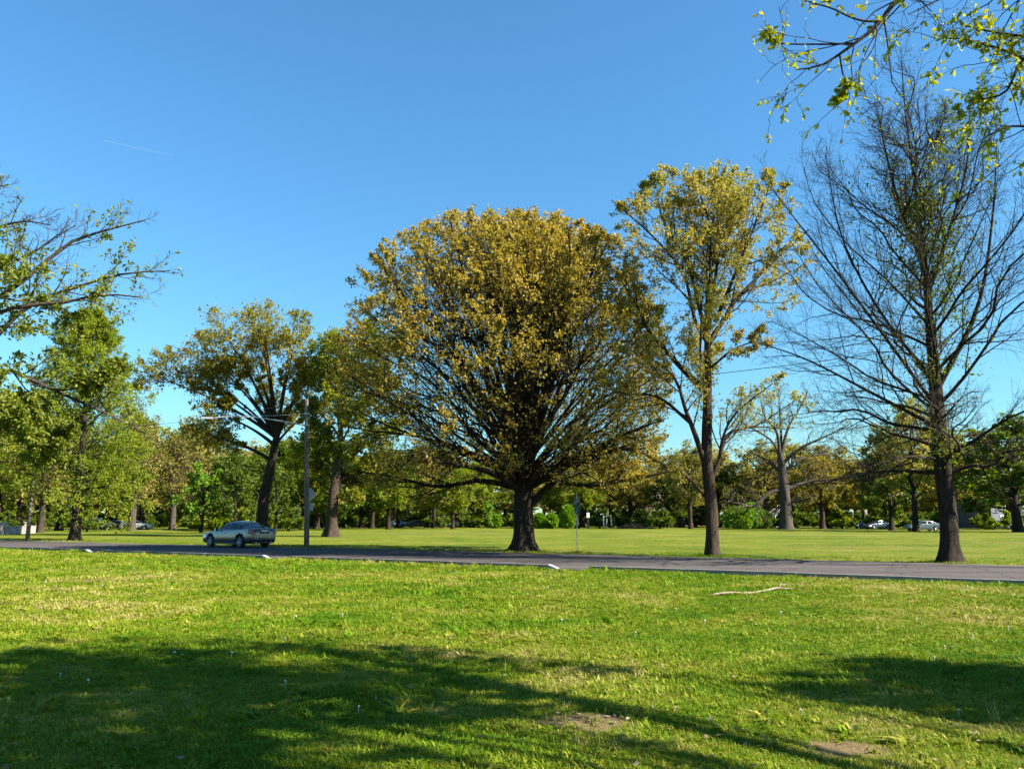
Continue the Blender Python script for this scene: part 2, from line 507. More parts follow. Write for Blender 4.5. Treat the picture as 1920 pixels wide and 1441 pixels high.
edges = sorted(GAPS)
s_prev = -300.0
for g0, g1 in edges + [(200.0, 201.0)]:
    mb = MB()
    ln = g0 - s_prev
    nseg = max(1, int(ln / 3.0))
    for k in range(nseg):                       # cast kerb lengths with fine joints
        a = s_prev + ln * k / nseg + 0.006; b_ = s_prev + ln * (k + 1) / nseg - 0.006
        if b_ < -75 or a > 40:
            if k % 6:
                continue
            b_ = min(a + 6 * ln / nseg - 0.012, g0)
        c = road_pt((a + b_) / 2, ROAD_NEAR - 0.075, 0.055 + 0.006 * math.sin(k * 1.7))
        mb.box(c, (b_ - a, 0.15, 0.15), math.atan2(UY, UX))
    tag(mb.build("kerb", M["kerb"]), "low concrete kerb between lawn and asphalt", None, None, "structure")
    if g0 < 150:
        mb = MB()
        V = []
        for (q, zt) in ((g0 + 0.004, 0.138), (g0 + 0.34, 0.022)):
            for nn in (ROAD_NEAR - 0.17, ROAD_NEAR + 0.01):
                V.append(road_pt(q, nn, -0.03)); V.append(road_pt(q, nn, zt))
        mb.add(V, [[(0, 1, 3, 2), (4, 6, 7, 5), (1, 5, 7, 3), (0, 2, 6, 4), (0, 4, 5, 1), (2, 3, 7, 6)]])
        tag(mb.build("kerb_nose", M["kerb_white"]), "white sloping kerb end beside a drainage gap", None, None, "structure")
        mb = MB()
        V = [road_pt(g0 + 0.15, ROAD_NEAR - 0.1, 0.010), road_pt(g1, ROAD_NEAR - 0.1, 0.010), road_pt(g1 - 0.3, ROAD_NEAR - 0.30, 0.014), road_pt(g0 + 0.9, ROAD_NEAR - 0.62, 0.014), road_pt(g0 + 0.35, ROAD_NEAR - 0.50, 0.014)]
        mb.add(V, [[(0, 1, 2, 3, 4)]])
        o = mb.build("road_apron", M["asphalt"])
        tag(o, "small asphalt apron in the kerb gap", None, None, "structure")
    s_prev = g1

# ------------------------------------------------------------------ grass blades on the near lawn
def patch_mask(x, y):
    m = np.zeros_like(x)
    for px, py, rx, ry in PATCHES:
        d = np.sqrt(((x - px) / rx) ** 2 + ((y - py) / ry) ** 2) + 0.9 * (vnoise(x * 3.1, y * 3.1, 8) - 0.5)
        m = np.maximum(m, np.clip((1.15 - d) / 0.5, 0, 1))
    return m

def tuft_mesh(name, nb, spread, hgt, wid, lean, seed, broad=False):
    r = np.random.default_rng(seed)
    a = r.uniform(0, 2 * math.pi, nb); d = spread * np.sqrt(r.uniform(0, 1, nb))
    base = np.stack([d * np.cos(a), d * np.sin(a), np.full(nb, -0.01)], 1)
    az = r.uniform(0, 2 * math.pi, nb)
    out = np.stack([np.cos(az), np.sin(az), np.zeros(nb)], 1)
    side = np.stack([-np.sin(az), np.cos(az), np.zeros(nb)], 1)
    h = hgt * r.uniform(0.45, 1.15, nb)[:, None]
    ln = lean * r.uniform(0.2, 1.3, nb)[:, None]
    w = wid * r.uniform(0.7, 1.3, nb)[:, None]
    up = np.array([0, 0, 1.0])
    mid = base + up * h * 0.6 + out * h * ln * 0.45
    tip = base + up * h * (1.0 - 0.25 * np.minimum(ln, 1)) + out * h * ln * 1.2
    wm = w * (1.0 if broad else 0.8)
    V = np.stack([base - side * w * 0.5, base + side * w * 0.5, mid + side * wm * 0.5, mid - side * wm * 0.5, tip], 1).reshape(-1, 3)
    i = np.arange(nb) * 5
    me = np_mesh(name, V, [np.stack([i, i + 1, i + 2, i + 3], 1), np.stack([i + 3, i + 2, i + 4], 1)], True)
    me.materials.append(M["blade"])
    return me

def scatter(name, pts, scl, meshes, label, seed=1, tilt=0.15):
    """one object: blades instanced on a cloud of points by geometry nodes"""
    src = bpy.data.collections.new(name + "_source")
    for k, me in enumerate(meshes):
        src.objects.link(bpy.data.objects.new(name + "_tuft", me))
    r = np.random.default_rng(seed)
    me = bpy.data.meshes.new(name)
    me.vertices.add(len(pts))
    me.vertices.foreach_set("co", np.asarray(pts, np.float32).ravel())
    at = me.attributes.new("scl", 'FLOAT', 'POINT'); at.data.foreach_set("value", np.asarray(scl, np.float32))
    rot = np.stack([r.normal(0, tilt, len(pts)), r.normal(0, tilt, len(pts)), r.uniform(0, 6.283, len(pts))], 1).astype(np.float32)
    at = me.attributes.new("rot", 'FLOAT_VECTOR', 'POINT'); at.data.foreach_set("vector", rot.ravel())
    o = link(bpy.data.objects.new(name, me))
    ng = bpy.data.node_groups.new(name + "_nodes", 'GeometryNodeTree')
    ng.interface.new_socket("Geometry", in_out='INPUT', socket_type='NodeSocketGeometry')
    ng.interface.new_socket("Geometry", in_out='OUTPUT', socket_type='NodeSocketGeometry')
    gi = ng.nodes.new("NodeGroupInput"); go = ng.nodes.new("NodeGroupOutput")
    iop = ng.nodes.new("GeometryNodeInstanceOnPoints")
    ci = ng.nodes.new("GeometryNodeCollectionInfo")
    ci.inputs["Collection"].default_value = src
    ci.inputs["Separate Children"].default_value = True
    ci.inputs["Reset Children"].default_value = True
    a1 = ng.nodes.new("GeometryNodeInputNamedAttribute"); a1.data_type = 'FLOAT'; a1.inputs["Name"].default_value = "scl"
    a2 = ng.nodes.new("GeometryNodeInputNamedAttribute"); a2.data_type = 'FLOAT_VECTOR'; a2.inputs["Name"].default_value = "rot"
    iop.inputs["Pick Instance"].default_value = True
    L = ng.links
    L.new(gi.outputs[0], iop.inputs["Points"])
    L.new(ci.outputs[0], iop.inputs["Instance"])
    L.new(a2.outputs[0], iop.inputs["Rotation"])
    L.new(a1.outputs[0], iop.inputs["Scale"])
    L.new(iop.outputs[0], go.inputs[0])
    md = o.modifiers.new("scatter", 'NODES')
    md.node_group = ng
    tag(o, label, None, None, "stuff")
    return o

def lawn_points(r, d0, d1, dens, half=0.78):
    """random lawn points in the wedge in front of the viewer, between two distances"""
    area = half * (d1 * d1 - d0 * d0)
    n = int(area * dens)
    y = np.sqrt(r.uniform(d0 * d0, d1 * d1, n))
    x = r.uniform(-1, 1, n) * half * y
    return x, y

r = np.random.default_rng(11)
xs, ys, ss = [], [], []
for d0, d1, dens, sc in ((3.6, 8, 620, 0.95), (8, 12, 340, 1.1), (12, 18, 170, 1.35), (18, 26, 80, 1.7), (26, 52, 26, 2.2)):
    x, y = lawn_points(r, d0, d1, dens)
    xs.append(x); ys.append(y); ss.append(np.full(len(x), sc))
x = np.concatenate(xs); y = np.concatenate(ys); s = np.concatenate(ss)
n = x * NX + y * NY; u = x * UX + y * UY
keep = n < ROAD_NEAR - 0.17
for g0, g1 in GAPS:
    keep &= ~((u > g0 - 0.1) & (u < g1 - 0.25) & (n > ROAD_NEAR - 0.6))
keep &= r.uniform(0, 1, len(x)) > 0.92 * patch_mask(x, y)
x, y, s = x[keep], y[keep], s[keep]
lush = vnoise(x * 0.45, y * 0.45, 21) * 0.6 + vnoise(x * 1.7, y * 1.7, 22) * 0.4
nedge = np.clip((x * NX + y * NY - (ROAD_NEAR - 0.75)) / 0.6, 0, 1)
s = s * (0.45 + 1.0 * lush) * r.uniform(0.75, 1.25, len(x)) * (1 + 0.3 * nedge)
tufts = [tuft_mesh("grass_tuft", 24, 0.055, 0.054, 0.0045, 0.85, 50 + k) for k in range(6)] + [tuft_mesh("broad_tuft", 9, 0.05, 0.055, 0.013, 1.3, 70 + k, True) for k in range(2)]
scatter("grass", np.stack([x, y, ground_h(x, y)], 1), s, tufts, "short mown grass covering the near lawn", 5)

x, y = lawn_points(r, 4.5, 24, 14.0)
w_ = vnoise(x * 0.35, y * 0.35, 61) * 0.6 + vnoise(x * 1.2, y * 1.2, 62) * 0.4
k_ = (w_ > 0.60) & (x * NX + y * NY < ROAD_NEAR - 0.4) & (patch_mask(x, y) < 0.3)
x, y = x[k_], y[k_]
weeds = [tuft_mesh("weed_rosette", 11, 0.03, 0.075, 0.020, 1.5, 80 + k, True) for k in range(3)] + [tuft_mesh("tall_tuft", 16, 0.03, 0.12, 0.006, 0.7, 90 + k) for k in range(2)]
scatter("weeds", np.stack([x, y, ground_h(x, y)], 1), r.uniform(0.7, 1.6, len(x)), weeds, "broad-leaved weeds and taller tufts in the near lawn", 7)

# far verge: taller grass along the far road edge and the field beyond
xs, ys = lawn_points(r, 28, 78, 9.0, 0.8)
n = xs * NX + ys * NY
keep = (n > ROAD_FAR + 0.1) & (r.uniform(0, 1, len(xs)) < np.clip(1.2 - (n - ROAD_FAR) / 5.0, 0.30, 1))
xs, ys = xs[keep], ys[keep]
ring_x, ring_y, ring_s = [], [], []
for (tx, ty, tr) in ((0.6, 42.75, 0.75), (8.75, 37.9, 0.45), (16.0, 31.75, 0.5), (3.12, 41.5, 0.05), (P_POLE[0], P_POLE[1], 0.16)):
    k = int(130 * (tr + 0.5))
    a_ = r.uniform(0, 6.283, k); q_ = tr + np.abs(r.normal(0, 0.28, k))
    ring_x.append(tx + q_ * np.cos(a_)); ring_y.append(ty + q_ * np.sin(a_)); ring_s.append(r.uniform(1.2, 2.6, k))
sc = np.where(xs * NX + ys * NY < ROAD_FAR + 5, 1.4, 0.8) * (0.5 + vnoise(xs * 0.4, ys * 0.4, 31)) * r.uniform(0.7, 1.3, len(xs))
xs = np.concatenate([xs] + ring_x); ys = np.concatenate([ys] + ring_y); sc = np.concatenate([sc] + ring_s)
ok = xs * NX + ys * NY > ROAD_FAR + 0.05
xs, ys, sc = xs[ok], ys[ok], sc[ok]
scatter("grass", np.stack([xs, ys, np.zeros_like(xs)], 1), sc, tufts[:6], "short grass on the field across the road", 6)

# ------------------------------------------------------------------ trees
def grow(par, n, t=(0.2, 1.0), ang=(45, 30), jit=8, ln=(0.4, 0.1), rad=0.55, cap=9.0, seg=5, wig=0.12, up=0.05, out=0.0, env=None, r=rng, minr=0.003, tipr=0.25):
    """grow side shoots from every polyline of a level, all at once"""
    P, Rr, root = par
    B, N, _ = P.shape
    L = np.linalg.norm(np.diff(P, axis=1), axis=2).sum(1)
    cnt = np.floor((n(L) if callable(n) else np.full(B, float(n))) + r.uniform(0, 1, B)).astype(int)
    idx = np.repeat(np.arange(B), cnt)
    C = len(idx)
    if C == 0:
        return np.zeros((0, seg + 1, 3)), np.zeros((0, seg + 1)), np.zeros(0, int)
    first = np.concatenate([[0], np.cumsum(cnt)[:-1]])
    k = np.arange(C) - first[idx]
    tt = t[0] + (t[1] - t[0]) * (k + r.uniform(0, 1, C)) / cnt[idx]
    f = np.clip(tt, 0, 0.9999) * (N - 1)
    i = f.astype(int); fr = (f - i)[:, None]
    a = P[idx, i]; b = P[idx, i + 1]
    pos = a * (1 - fr) + b * fr
    T = unit(b - a)
    rr = Rr[idx, i] * (1 - fr[:, 0]) + Rr[idx, i + 1] * fr[:, 0]
    ref = np.where(np.abs(T[:, 2:3]) > 0.9, np.array([[1.0, 0, 0]]), np.array([[0, 0, 1.0]]))
    U = unit(np.cross(T, ref)); W = np.cross(T, U)
    az = r.uniform(0, 6.283, B)[idx] + k * 2.399 + r.normal(0, 0.5, C)
    A = np.radians(ang[0] + (ang[1] - ang[0]) * tt + r.normal(0, jit, C))
    D = T * np.cos(A)[:, None] + (U * np.cos(az)[:, None] + W * np.sin(az)[:, None]) * np.sin(A)[:, None]
    ll = L[idx] * (ln[0] * (1 - tt) + ln[1]) * r.uniform(0.65, 1.25, C)
    r0 = np.maximum(np.minimum(rr * rad, cap), minr)
    Q = np.empty((C, seg + 1, 3)); Q[:, 0] = pos
    for s in range(seg):
        D = D + r.normal(0, wig, (C, 3))
        D[:, 2] += up
        if out:
            o = pos * np.array([1, 1, 0]); D = D + out * unit(o)
        D = unit(D)
        Q[:, s + 1] = Q[:, s] + D * (ll / seg)[:, None]
    if env is not None:
        e = env(Q.reshape(-1, 3)).reshape(C, seg + 1)
        inside = e <= 1.0
        frac = np.where(inside.all(1), 1.0, np.maximum(np.argmin(inside, axis=1), 0.6) / seg)
        frac = np.clip(frac, 0.18, 1.0)
        Q = Q[:, :1] + (Q - Q[:, :1]) * frac[:, None, None]
        ok = (e[:, 0] <= 1.08) | (r.uniform(0, 1, C) < 0.10)      # shoots that start outside the crown are dropped
        Q, r0, idx = Q[ok], r0[ok], idx[ok]
    rad_t = r0[:, None] * np.linspace(1, tipr, seg + 1)[None]
    return Q, np.maximum(rad_t, minr * 0.6), root[idx]

def limbs_array(limbs, n=12):
    """limbs: list of (points, r0, r1)"""
    P = np.stack([resample(p, n) for p, _, _ in limbs])
    t = np.linspace(0, 1, n)
    Rr = np.stack([a + (b - a) * t ** 0.8 for _, a, b in limbs])
    return P, Rr, np.arange(len(limbs))

def leaf_frames(par, per, size, r=rng, t=(0.25, 1.0), droop=0.3, off=0.6, outw=0.5, keep=None, spread=0.8):
    """position, axis, side, normal and length of every leaf on the twigs of a level"""
    P, Rr, _ = par
    B, N, _ = P.shape
    cnt = np.floor(per + r.uniform(0, 1, B)).astype(int)
    idx = np.repeat(np.arange(B), cnt); C = len(idx)
    tt = r.uniform(t[0], t[1], C)
    f = np.clip(tt, 0, 0.9999) * (N - 1); i = f.astype(int); fr = (f - i)[:, None]
    a = P[idx, i]; b = P[idx, i + 1]
    pos = a * (1 - fr) + b * fr
    if keep is not None:
        m = keep(pos); pos, a, b = pos[m], a[m], b[m]; C = len(pos)
    T = unit(b - a)
    D = unit(r.normal(0, 1, (C, 3)) * spread + T * outw + np.array([0, 0, -droop]))
    Nn = unit(np.cross(D, r.normal(0, 1, (C, 3))) + np.array([0, 0, 0.15]))
    S = unit(np.cross(D, Nn)); Nn = np.cross(S, D)
    l = size * r.uniform(0.6, 1.35, C)
    pos = pos + r.normal(0, 1, (C, 3)) * size * off * 0.5
    return pos, D, S, Nn, l

def leaf_quads(pos, D, S, Nn, l, asp):
    l = l[:, None]; w = l * asp
    V = np.stack([pos, pos + D * l * 0.5 + S * w * 0.5 + Nn * l * 0.08, pos + D * l, pos + D * l * 0.5 - S * w * 0.5 + Nn * l * 0.08], 1)
    return V.reshape(-1, 3), np.arange(4 * len(pos)).reshape(-1, 4)

def leaves_on(par, per, size, asp=0.5, tri=False, **kw):
    """leaf-sized rhombi (or single triangles) around the twigs; returns verts, faces"""
    fr = leaf_frames(par, per, size, **kw)
    if tri:
        pos, D, S, Nn, l = fr
        l = l[:, None]
        V = np.stack([pos, pos + D * l + S * l * asp * 0.35, pos + D * l * 0.62 - S * l * asp * 0.65], 1)
        return V.reshape(-1, 3), np.arange(3 * len(pos)).reshape(-1, 3)
    return leaf_quads(*fr, asp)

def trunk_mesh(name, pts, radii, flare=0.8, flare_h=0.45, k=18, n=30, seed=0, knob=0.06):
    p = resample(pts, n)
    p[0, 2] = -0.12
    z = np.linspace(0, 1, n)
    rad = np.interp(z * (len(radii) - 1), np.arange(len(radii)), radii)
    V, F = tubes(p[None], rad[None], k)
    V = V.reshape(n, k, 3)
    c = p[:, None, :]
    a = np.arctan2(V[..., 1] - c[..., 1], V[..., 0] - c[..., 0])
    h = np.maximum(p[:, 2], 0)[:, None]
    lob = 0.5 + 0.5 * np.cos(a * 5 + seed * 1.3 + 0.8 * np.sin(a * 2 + seed)) * (0.7 + 0.3 * np.cos(a * 2 + seed))
    fl = 1 + flare * np.exp(-h / flare_h) * (0.25 + 1.15 * lob ** 1.5)
    kn = 1 + knob * np.sin(a * 3 + h * 1.1 + seed) + knob * 0.8 * np.sin(a * 7 + h * 2.3)
    V2 = c + (V - c) * (fl * kn)[..., None]
    V2[0, :, 2] = -0.12
    return np_mesh(name, V2.reshape(-1, 3), [F], True)

def tree(name, base, trunk, radii, limbs, levels, leaf, label, group=None, bark_m="bark", leaf_m="green_leaf", flare=0.8, flare_h=0.45, split_limbs=False, seed=1, sides=(9, 6, 4, 3, 3), rz=0.0, cat="tree", extra=None, nlimb=12, tk=18):
    """root Empty > trunk, limb (one each or one joined 'branches' part), crown"""
    r = np.random.default_rng(seed)
    root = empty(name, base, rz)
    tag(root, label, cat, group)
    me = trunk_mesh("trunk", trunk, radii, flare, flare_h, tk, seed=seed)
    me.materials.append(M[bark_m])
    link(bpy.data.objects.new("trunk", me), root)
    lev = [limbs_array(limbs, nlimb)]
    for sp in levels:
        lev.append(grow(lev[-1], r=r, **sp))
    nl = len(limbs)
    geo = []
    for li, (P, Rr, rt) in enumerate(lev):
        if len(P):
            geo.append((P, Rr, rt, sides[min(li, len(sides) - 1)]))
    groups = range(nl) if split_limbs else [None]
    for gi in groups:
        Vs, Fs, n0 = [], [], 0
        for P, Rr, rt, k in geo:
            m = slice(None) if gi is None else rt == gi
            if gi is not None and not m.any():
                continue
            V, F = tubes(P[m], Rr[m], k)
            Vs.append(V); Fs.append(F + n0); n0 += len(V)
        nm = "limb" if gi is not None else "branches"
        me = np_mesh(nm, np.concatenate(Vs), [np.concatenate(Fs)], True)
        me.materials.append(M[bark_m])
        o = link(bpy.data.objects.new(nm, me), root)
        if gi is None:
            o["kind"] = "stuff"
    Vs, Fs, n0 = [], [], 0
    for lf in (leaf if isinstance(leaf, list) else [leaf]):
        lf = dict(lf); li = lf.pop("level", -1)
        V, F = leaves_on(lev[li], r=r, **lf)
        Vs.append(V); Fs.append(F + n0); n0 += len(V)
    if extra is not None:
        Vs.append(extra[0]); Fs.append(extra[1] + n0); n0 += len(extra[0])
    if n0:
        me = np_mesh("crown", np.concatenate(Vs), [np.concatenate(Fs)], False)
        me.materials.append(M[leaf_m])
        o = link(bpy.data.objects.new("crown", me), root)
        o["kind"] = "stuff"
    return root, lev

def arc(p0, p1, lift=0.3, steep=0.3):
    """a limb rising from p0 and bending over towards p1"""
    p0 = np.asarray(p0, float); p1 = np.asarray(p1, float)
    d = np.linalg.norm(p1 - p0)
    c = p0 + (p1 - p0) * 0.45 + np.array([0, 0, d * lift]) - (p1 - p0) * np.array([1, 1, 0]) * steep * 0.3
    t = np.linspace(0, 1, 7)[:, None]
    return (1 - t) ** 2 * p0 + 2 * t * (1 - t) * c + t * t * p1

# ---- the great bronze oak
def oak_env(p):
    x = (p[:, 0] + 1.0) / np.where(p[:, 0] < -1.0, 8.5 + 0.9 * np.clip((9.0 - p[:, 2]) / 4, 0, 1), 8.2); y = p[:, 1] / 8.0
    z = p[:, 2] - 7.6
    z = z / np.where(z > 0, 9.1, 5.4)
    return np.abs(x) ** 2.5 + np.abs(y) ** 2.5 + np.abs(z) ** 2.5

def ray_env(o, d, env, far=30.0):
    lo, hi = 0.0, far
    for _ in range(22):
        m = (lo + hi) / 2
        if env((o + d * m)[None])[0] > 1:
            hi = m
        else:
            lo = m
    return lo

def oak_keep(p):
    e = oak_env(p)
    return np.random.default_rng(3).uniform(0, 1, len(p)) < np.clip((e - 0.10) / 0.55, 0.04, 1.0) * np.clip(0.34 + (p[:, 2] - 6.0) / 9.0, 0.34, 1.0)

r_oak = np.random.default_rng(21)
limbs = [
    ([(0.35, -0.1, 2.3), (1.5, -0.5, 3.35), (3.1, -0.8, 3.2), (5.2, -1.0, 3.5), (7.2, -1.2, 3.9)], 0.19, 0.05),
    ([(1.2, -0.35, 3.0), (1.75, -0.6, 4.0), (2.4, -1.0, 5.3), (3.6, -1.8, 7.0)], 0.14, 0.03),
    ([(-0.3, 0.1, 3.1), (-2.2, 0.5, 3.5), (-4.3, 0.7, 3.2), (-6.6, 0.9, 3.7), (-8.6, 1.0, 4.0)], 0.17, 0.03),
    ([(-0.2, -0.3, 3.0), (-1.6, -2.2, 3.8), (-3.2, -4.6, 4.0), (-4.4, -6.4, 4.2)], 0.15, 0.03),
    ([(0.2, 0.3, 3.1), (1.6, 2.6, 3.9), (3.2, 4.8, 4.1), (4.0, 6.6, 4.2)], 0.15, 0.03),
    ([(0.3, -0.2, 3.2), (2.2, -2.4, 4.2), (4.0, -4.4, 4.6), (5.2, -5.8, 4.6)], 0.15, 0.03),
    ([(-0.3, 0.2, 3.2), (-2.4, 2.6, 4.2), (-4.6, 4.4, 4.6), (-6.0, 5.6, 4.8)], 0.15, 0.03),
]
for k in range(9):
    az = k * 0.698 + 0.3
    q = r_oak.uniform(6.2, 7.8)
    limbs.append(([(0.2 * math.cos(az), 0.2 * math.sin(az), 3.3), (q * .35 * math.cos(az), q * .35 * math.sin(az), 4.6), (q * .7 * math.cos(az), q * .7 * math.sin(az), 4.9), (q * math.cos(az + .1), q * math.sin(az + .1), 3.6)], 0.11, 0.025))
NF = 96
for k in range(NF):
    el = 10 + 80 * ((k + 0.5) / NF) ** 0.85
    az = k * 2.399 + r_oak.normal(0, 0.15)
    d = np.array([math.cos(R(el)) * math.cos(az), math.cos(R(el)) * math.sin(az), math.sin(R(el))])
    z0 = 2.7 + 2.4 * (el / 90) + r_oak.uniform(-0.3, 0.6)
    o = np.array([0.22 * math.cos(az), 0.22 * math.sin(az), z0])
    dist = ray_env(np.array([0, 0, 3.4]), d, oak_env) * r_oak.uniform(0.93, 1.02)
    tgt = np.array([0, 0, 3.4]) + d * dist
    pth = arc(o, tgt, 0.05 + 0.06 * r_oak.uniform(-1, 1), 0.15)
    pth[1:] += r_oak.normal(0, 0.16, (6, 3)) * np.linspace(0.6, 1.6, 6)[:, None]
    limbs.append((pth, r_oak.choice([0.06, 0.075, 0.10, 0.15]) * (1.15 if el > 50 else 1.0), 0.028))
oak_levels = [
    dict(n=13, t=(0.36, 1.0), ang=(36, 30), ln=(0.40, 0.16), rad=0.55, cap=0.055, seg=6, wig=0.10, up=0.035, env=oak_env, minr=0.012),
    dict(n=8, t=(0.15, 1.0), ang=(38, 28), ln=(0.42, 0.16), rad=0.55, cap=0.018, seg=4, wig=0.16, up=0.03, env=oak_env, minr=0.006),
    dict(n=3.0, t=(0.2, 1.0), ang=(42, 25), ln=(0.30, 0.28), rad=0.5, cap=0.007, seg=1, wig=0.15, up=0.05, minr=0.0035),
]
tree("oak_tree", (0.6, 42.75, 0), [(0, 0, 0), (-0.05, 0, 1.6), (-0.02, 0, 3.2), (0.05, 0, 5.0), (0.1, 0, 7.0)], [0.50, 0.47, 0.48, 0.36, 0.13], limbs, oak_levels,
     [dict(per=6.2, size=0.13, droop=0.3, asp=0.72, level=3, t=(0.4, 1.0), keep=oak_keep, tri=True), dict(per=6, size=0.13, droop=0.3, asp=0.75, level=2, t=(0.3, 1.0), keep=oak_keep, tri=True)],
     "broad dome-shaped oak with bronze spring leaves and low spreading limbs beside the road", None, "bark", "oak_leaf", 0.95, 0.42, True, 31, sides=(8, 5, 3, 3))

# ---- slender gold-green tree next to it
def j3(pts, dy0, dy1):
    n = len(pts)
    return [(x, dy0 + (dy1 - dy0) * i / (n - 1), z) for i, (x, z) in enumerate(pts)]
t2 = [
    (j3([(0.1, 9.2), (0.2, 11.4), (0.7, 14.2), (1.0, 17.2)], 0, 0.4), 0.15, 0.03),
    (j3([(-0.2, 4.0), (-0.7, 5.4), (-1.1, 6.3), (-1.5, 7.5), (-2.2, 8.2), (-3.2, 8.7)], 0, -1.5), 0.14, 0.03),
    (j3([(-0.9, 5.8), (-2.3, 6.9), (-3.7, 7.0), (-4.9, 7.3)], -0.4, -1.0), 0.085, 0.02),
    (j3([(-0.0, 7.2), (-0.9, 8.2), (-1.9, 9.5), (-2.5, 10.4), (-2.9, 11.6), (-3.9, 13.4)], 0, 1.6), 0.16, 0.03),
    (j3([(0.1, 9.5), (-0.5, 10.4), (-1.0, 12.4), (-2.3, 14.0), (-4.3, 15.7)], 0, -1.4), 0.12, 0.025),
    (j3([(0.1, 9.5), (-0.2, 11.4), (-0.6, 13.4), (-1.6, 15.5), (-1.8, 17.0)], 0, 1.0), 0.12, 0.025),
    (j3([(0.2, 10.2), (0.2, 12.4), (0.1, 14.7), (-0.6, 16.3)], 0, -1.8), 0.11, 0.025),
    (j3([(0.2, 9.5), (1.0, 10.7), (1.6, 11.6), (3.2, 13.2), (5.2, 15.0)], 0, 0.6), 0.14, 0.025),
    (j3([(0.5, 10.4), (1.2, 12.2), (2.0, 14.2), (2.9, 16.6)], 0, -1.6), 0.11, 0.025),
    (j3([(0.0, 3.1), (0.5, 4.2), (1.0, 5.4), (2.4, 5.8), (4.3, 7.0)], 0, 0.8), 0.13, 0.02),
    (j3([(0.5, 4.2), (0.6, 5.2), (1.1, 6.2), (2.6, 7.4)], 0.2, -1.2), 0.09, 0.02),
    (j3([(-0.2, 2.5), (-1.0, 3.3), (-1.9, 3.9)], 0, -1.0), 0.07, 0.02),
    (j3([(0.1, 8.2), (1.2, 9.1), (2.4, 9.5)], 0, -0.6), 0.07, 0.02),
    (j3([(0, 6.0), (0.2, 7.6), (0.6, 9.6)], 0, 2.6), 0.08, 0.02),
    (j3([(0, 6.8), (-0.5, 8.6), (-0.6, 11.0)], 0, -2.4), 0.09, 0.02),
    (j3([(0.15, 9.8), (0.7, 12.6), (1.3, 15.2), (1.6, 17.0)], 0, 1.8), 0.11, 0.02),
]
def t2_env(p):
    x = (p[:, 0]) / np.where(p[:, 0] < 0, 5.3, 5.6); z = (p[:, 2] - 9.0) / np.where(p[:, 2] > 9, 9.3, 8.0)
    return np.abs(x) ** 2.2 + np.abs(p[:, 1] / 4.2) ** 2.2 + np.abs(z) ** 2.6
t2_levels = [
    dict(n=lambda L: 2.0 + 1.75 * L, t=(0.22, 1.0), ang=(50, 36), ln=(0.42, 0.18), rad=0.5, cap=0.035, seg=5, wig=0.13, up=0.06, env=t2_env, minr=0.010),
    dict(n=8, t=(0.15, 1.0), ang=(44, 30), ln=(0.40, 0.20), rad=0.5, cap=0.013, seg=4, wig=0.16, up=0.05, env=t2_env, minr=0.006),
    dict(n=3.0, t=(0.2, 1.0), ang=(44, 28), ln=(0.28, 0.30), rad=0.5, cap=0.007, seg=1, wig=0.15, up=0.06, minr=0.0035),
]
def t2_keep(p):
    rr = np.random.default_rng(5).uniform(0, 1, len(p))
    return rr < np.clip((p[:, 2] - 5.0) / 6.5, 0.18, 1.0)
tree("slender_tree", (8.75, 37.9, 0), [(0, 0, 0), (0.0, 0, 2.1), (-0.1, 0, 4.2), (0.0, 0, 6.6), (0.1, 0, 9.2), (0.25, 0.05, 11.6)], [0.28, 0.26, 0.24, 0.20, 0.15, 0.07], t2, t2_levels,
     [dict(per=13, size=0.125, droop=0.6, asp=0.6, level=3, keep=t2_keep, tri=True), dict(per=12, size=0.125, droop=0.6, asp=0.6, level=2, keep=t2_keep, tri=True)],
     "tall slender tree with thin golden catkins and pale green leaves at the roadside", None, "bark_warm", "gold_leaf", 0.45, 0.3, True, 32, sides=(8, 5, 3, 3))

# ---- the almost bare tree
r_b = np.random.default_rng(41)
bl = []
NB = 50
lean = lambda z: (-0.010 * z + 0.05 * math.sin(z * 0.6), 0.03 * math.sin(z * 0.8 + 1))
for k in range(NB):
    f = (k + 0.5) / NB
    z0 = 3.1 + 13.4 * f ** 1.25
    az = k * 2.399 + r_b.normal(0, 0.3)
    if z0 < 5.4:
        el, ln = r_b.uniform(-5, 20), r_b.uniform(4.5, 7.0)
    elif z0 < 8.5:
        el, ln = r_b.uniform(26, 54), r_b.uniform(6.5, 9.5)
    elif z0 < 12:
        el, ln = r_b.uniform(48, 64), r_b.uniform(5.5, 7.5)
    else:
        el, ln = r_b.uniform(50, 66), r_b.uniform(2.6, 4.4)
    d = np.array([math.cos(R(el)) * math.cos(az), math.cos(R(el)) * math.sin(az), math.sin(R(el))])
    lx, ly = lean(z0)
    o = np.array([lx, ly, z0])
    p1 = o + d * ln
    pth = arc(o, p1, -0.07 if el > 20 else 0.06, -0.1)
    pth[1:] += r_b.normal(0, 0.19, (6, 3)) * np.linspace(0.5, 1.5, 6)[:, None]
    bl.append((pth, 0.034 + 0.062 * (1 - f) * r_b.uniform(0.6, 1.15), 0.012))
bl.append(([(-0.12, 0, 12), (-0.2, 0.1, 14.5), (-0.35, 0.1, 17.6), (-0.3, 0.15, 20.4)], 0.085, 0.013))
bl.append(([(-0.1, 0, 11), (-0.7, 0.3, 13.5), (-1.1, 0.4, 16), (-1.3, 0.5, 18.0)], 0.09, 0.015))
bl.append(([(-0.1, 0, 10), (0.9, -0.3, 12.8), (1.6, -0.4, 15), (1.9, -0.5, 17.4)], 0.09, 0.015))
bl.append(([(0, 0, 5.6), (-1.6, -0.5, 7.6), (-3.6, -0.8, 10.4), (-5.2, -0.9, 12.6), (-6.2, -1.0, 14.0)], 0.085, 0.013))
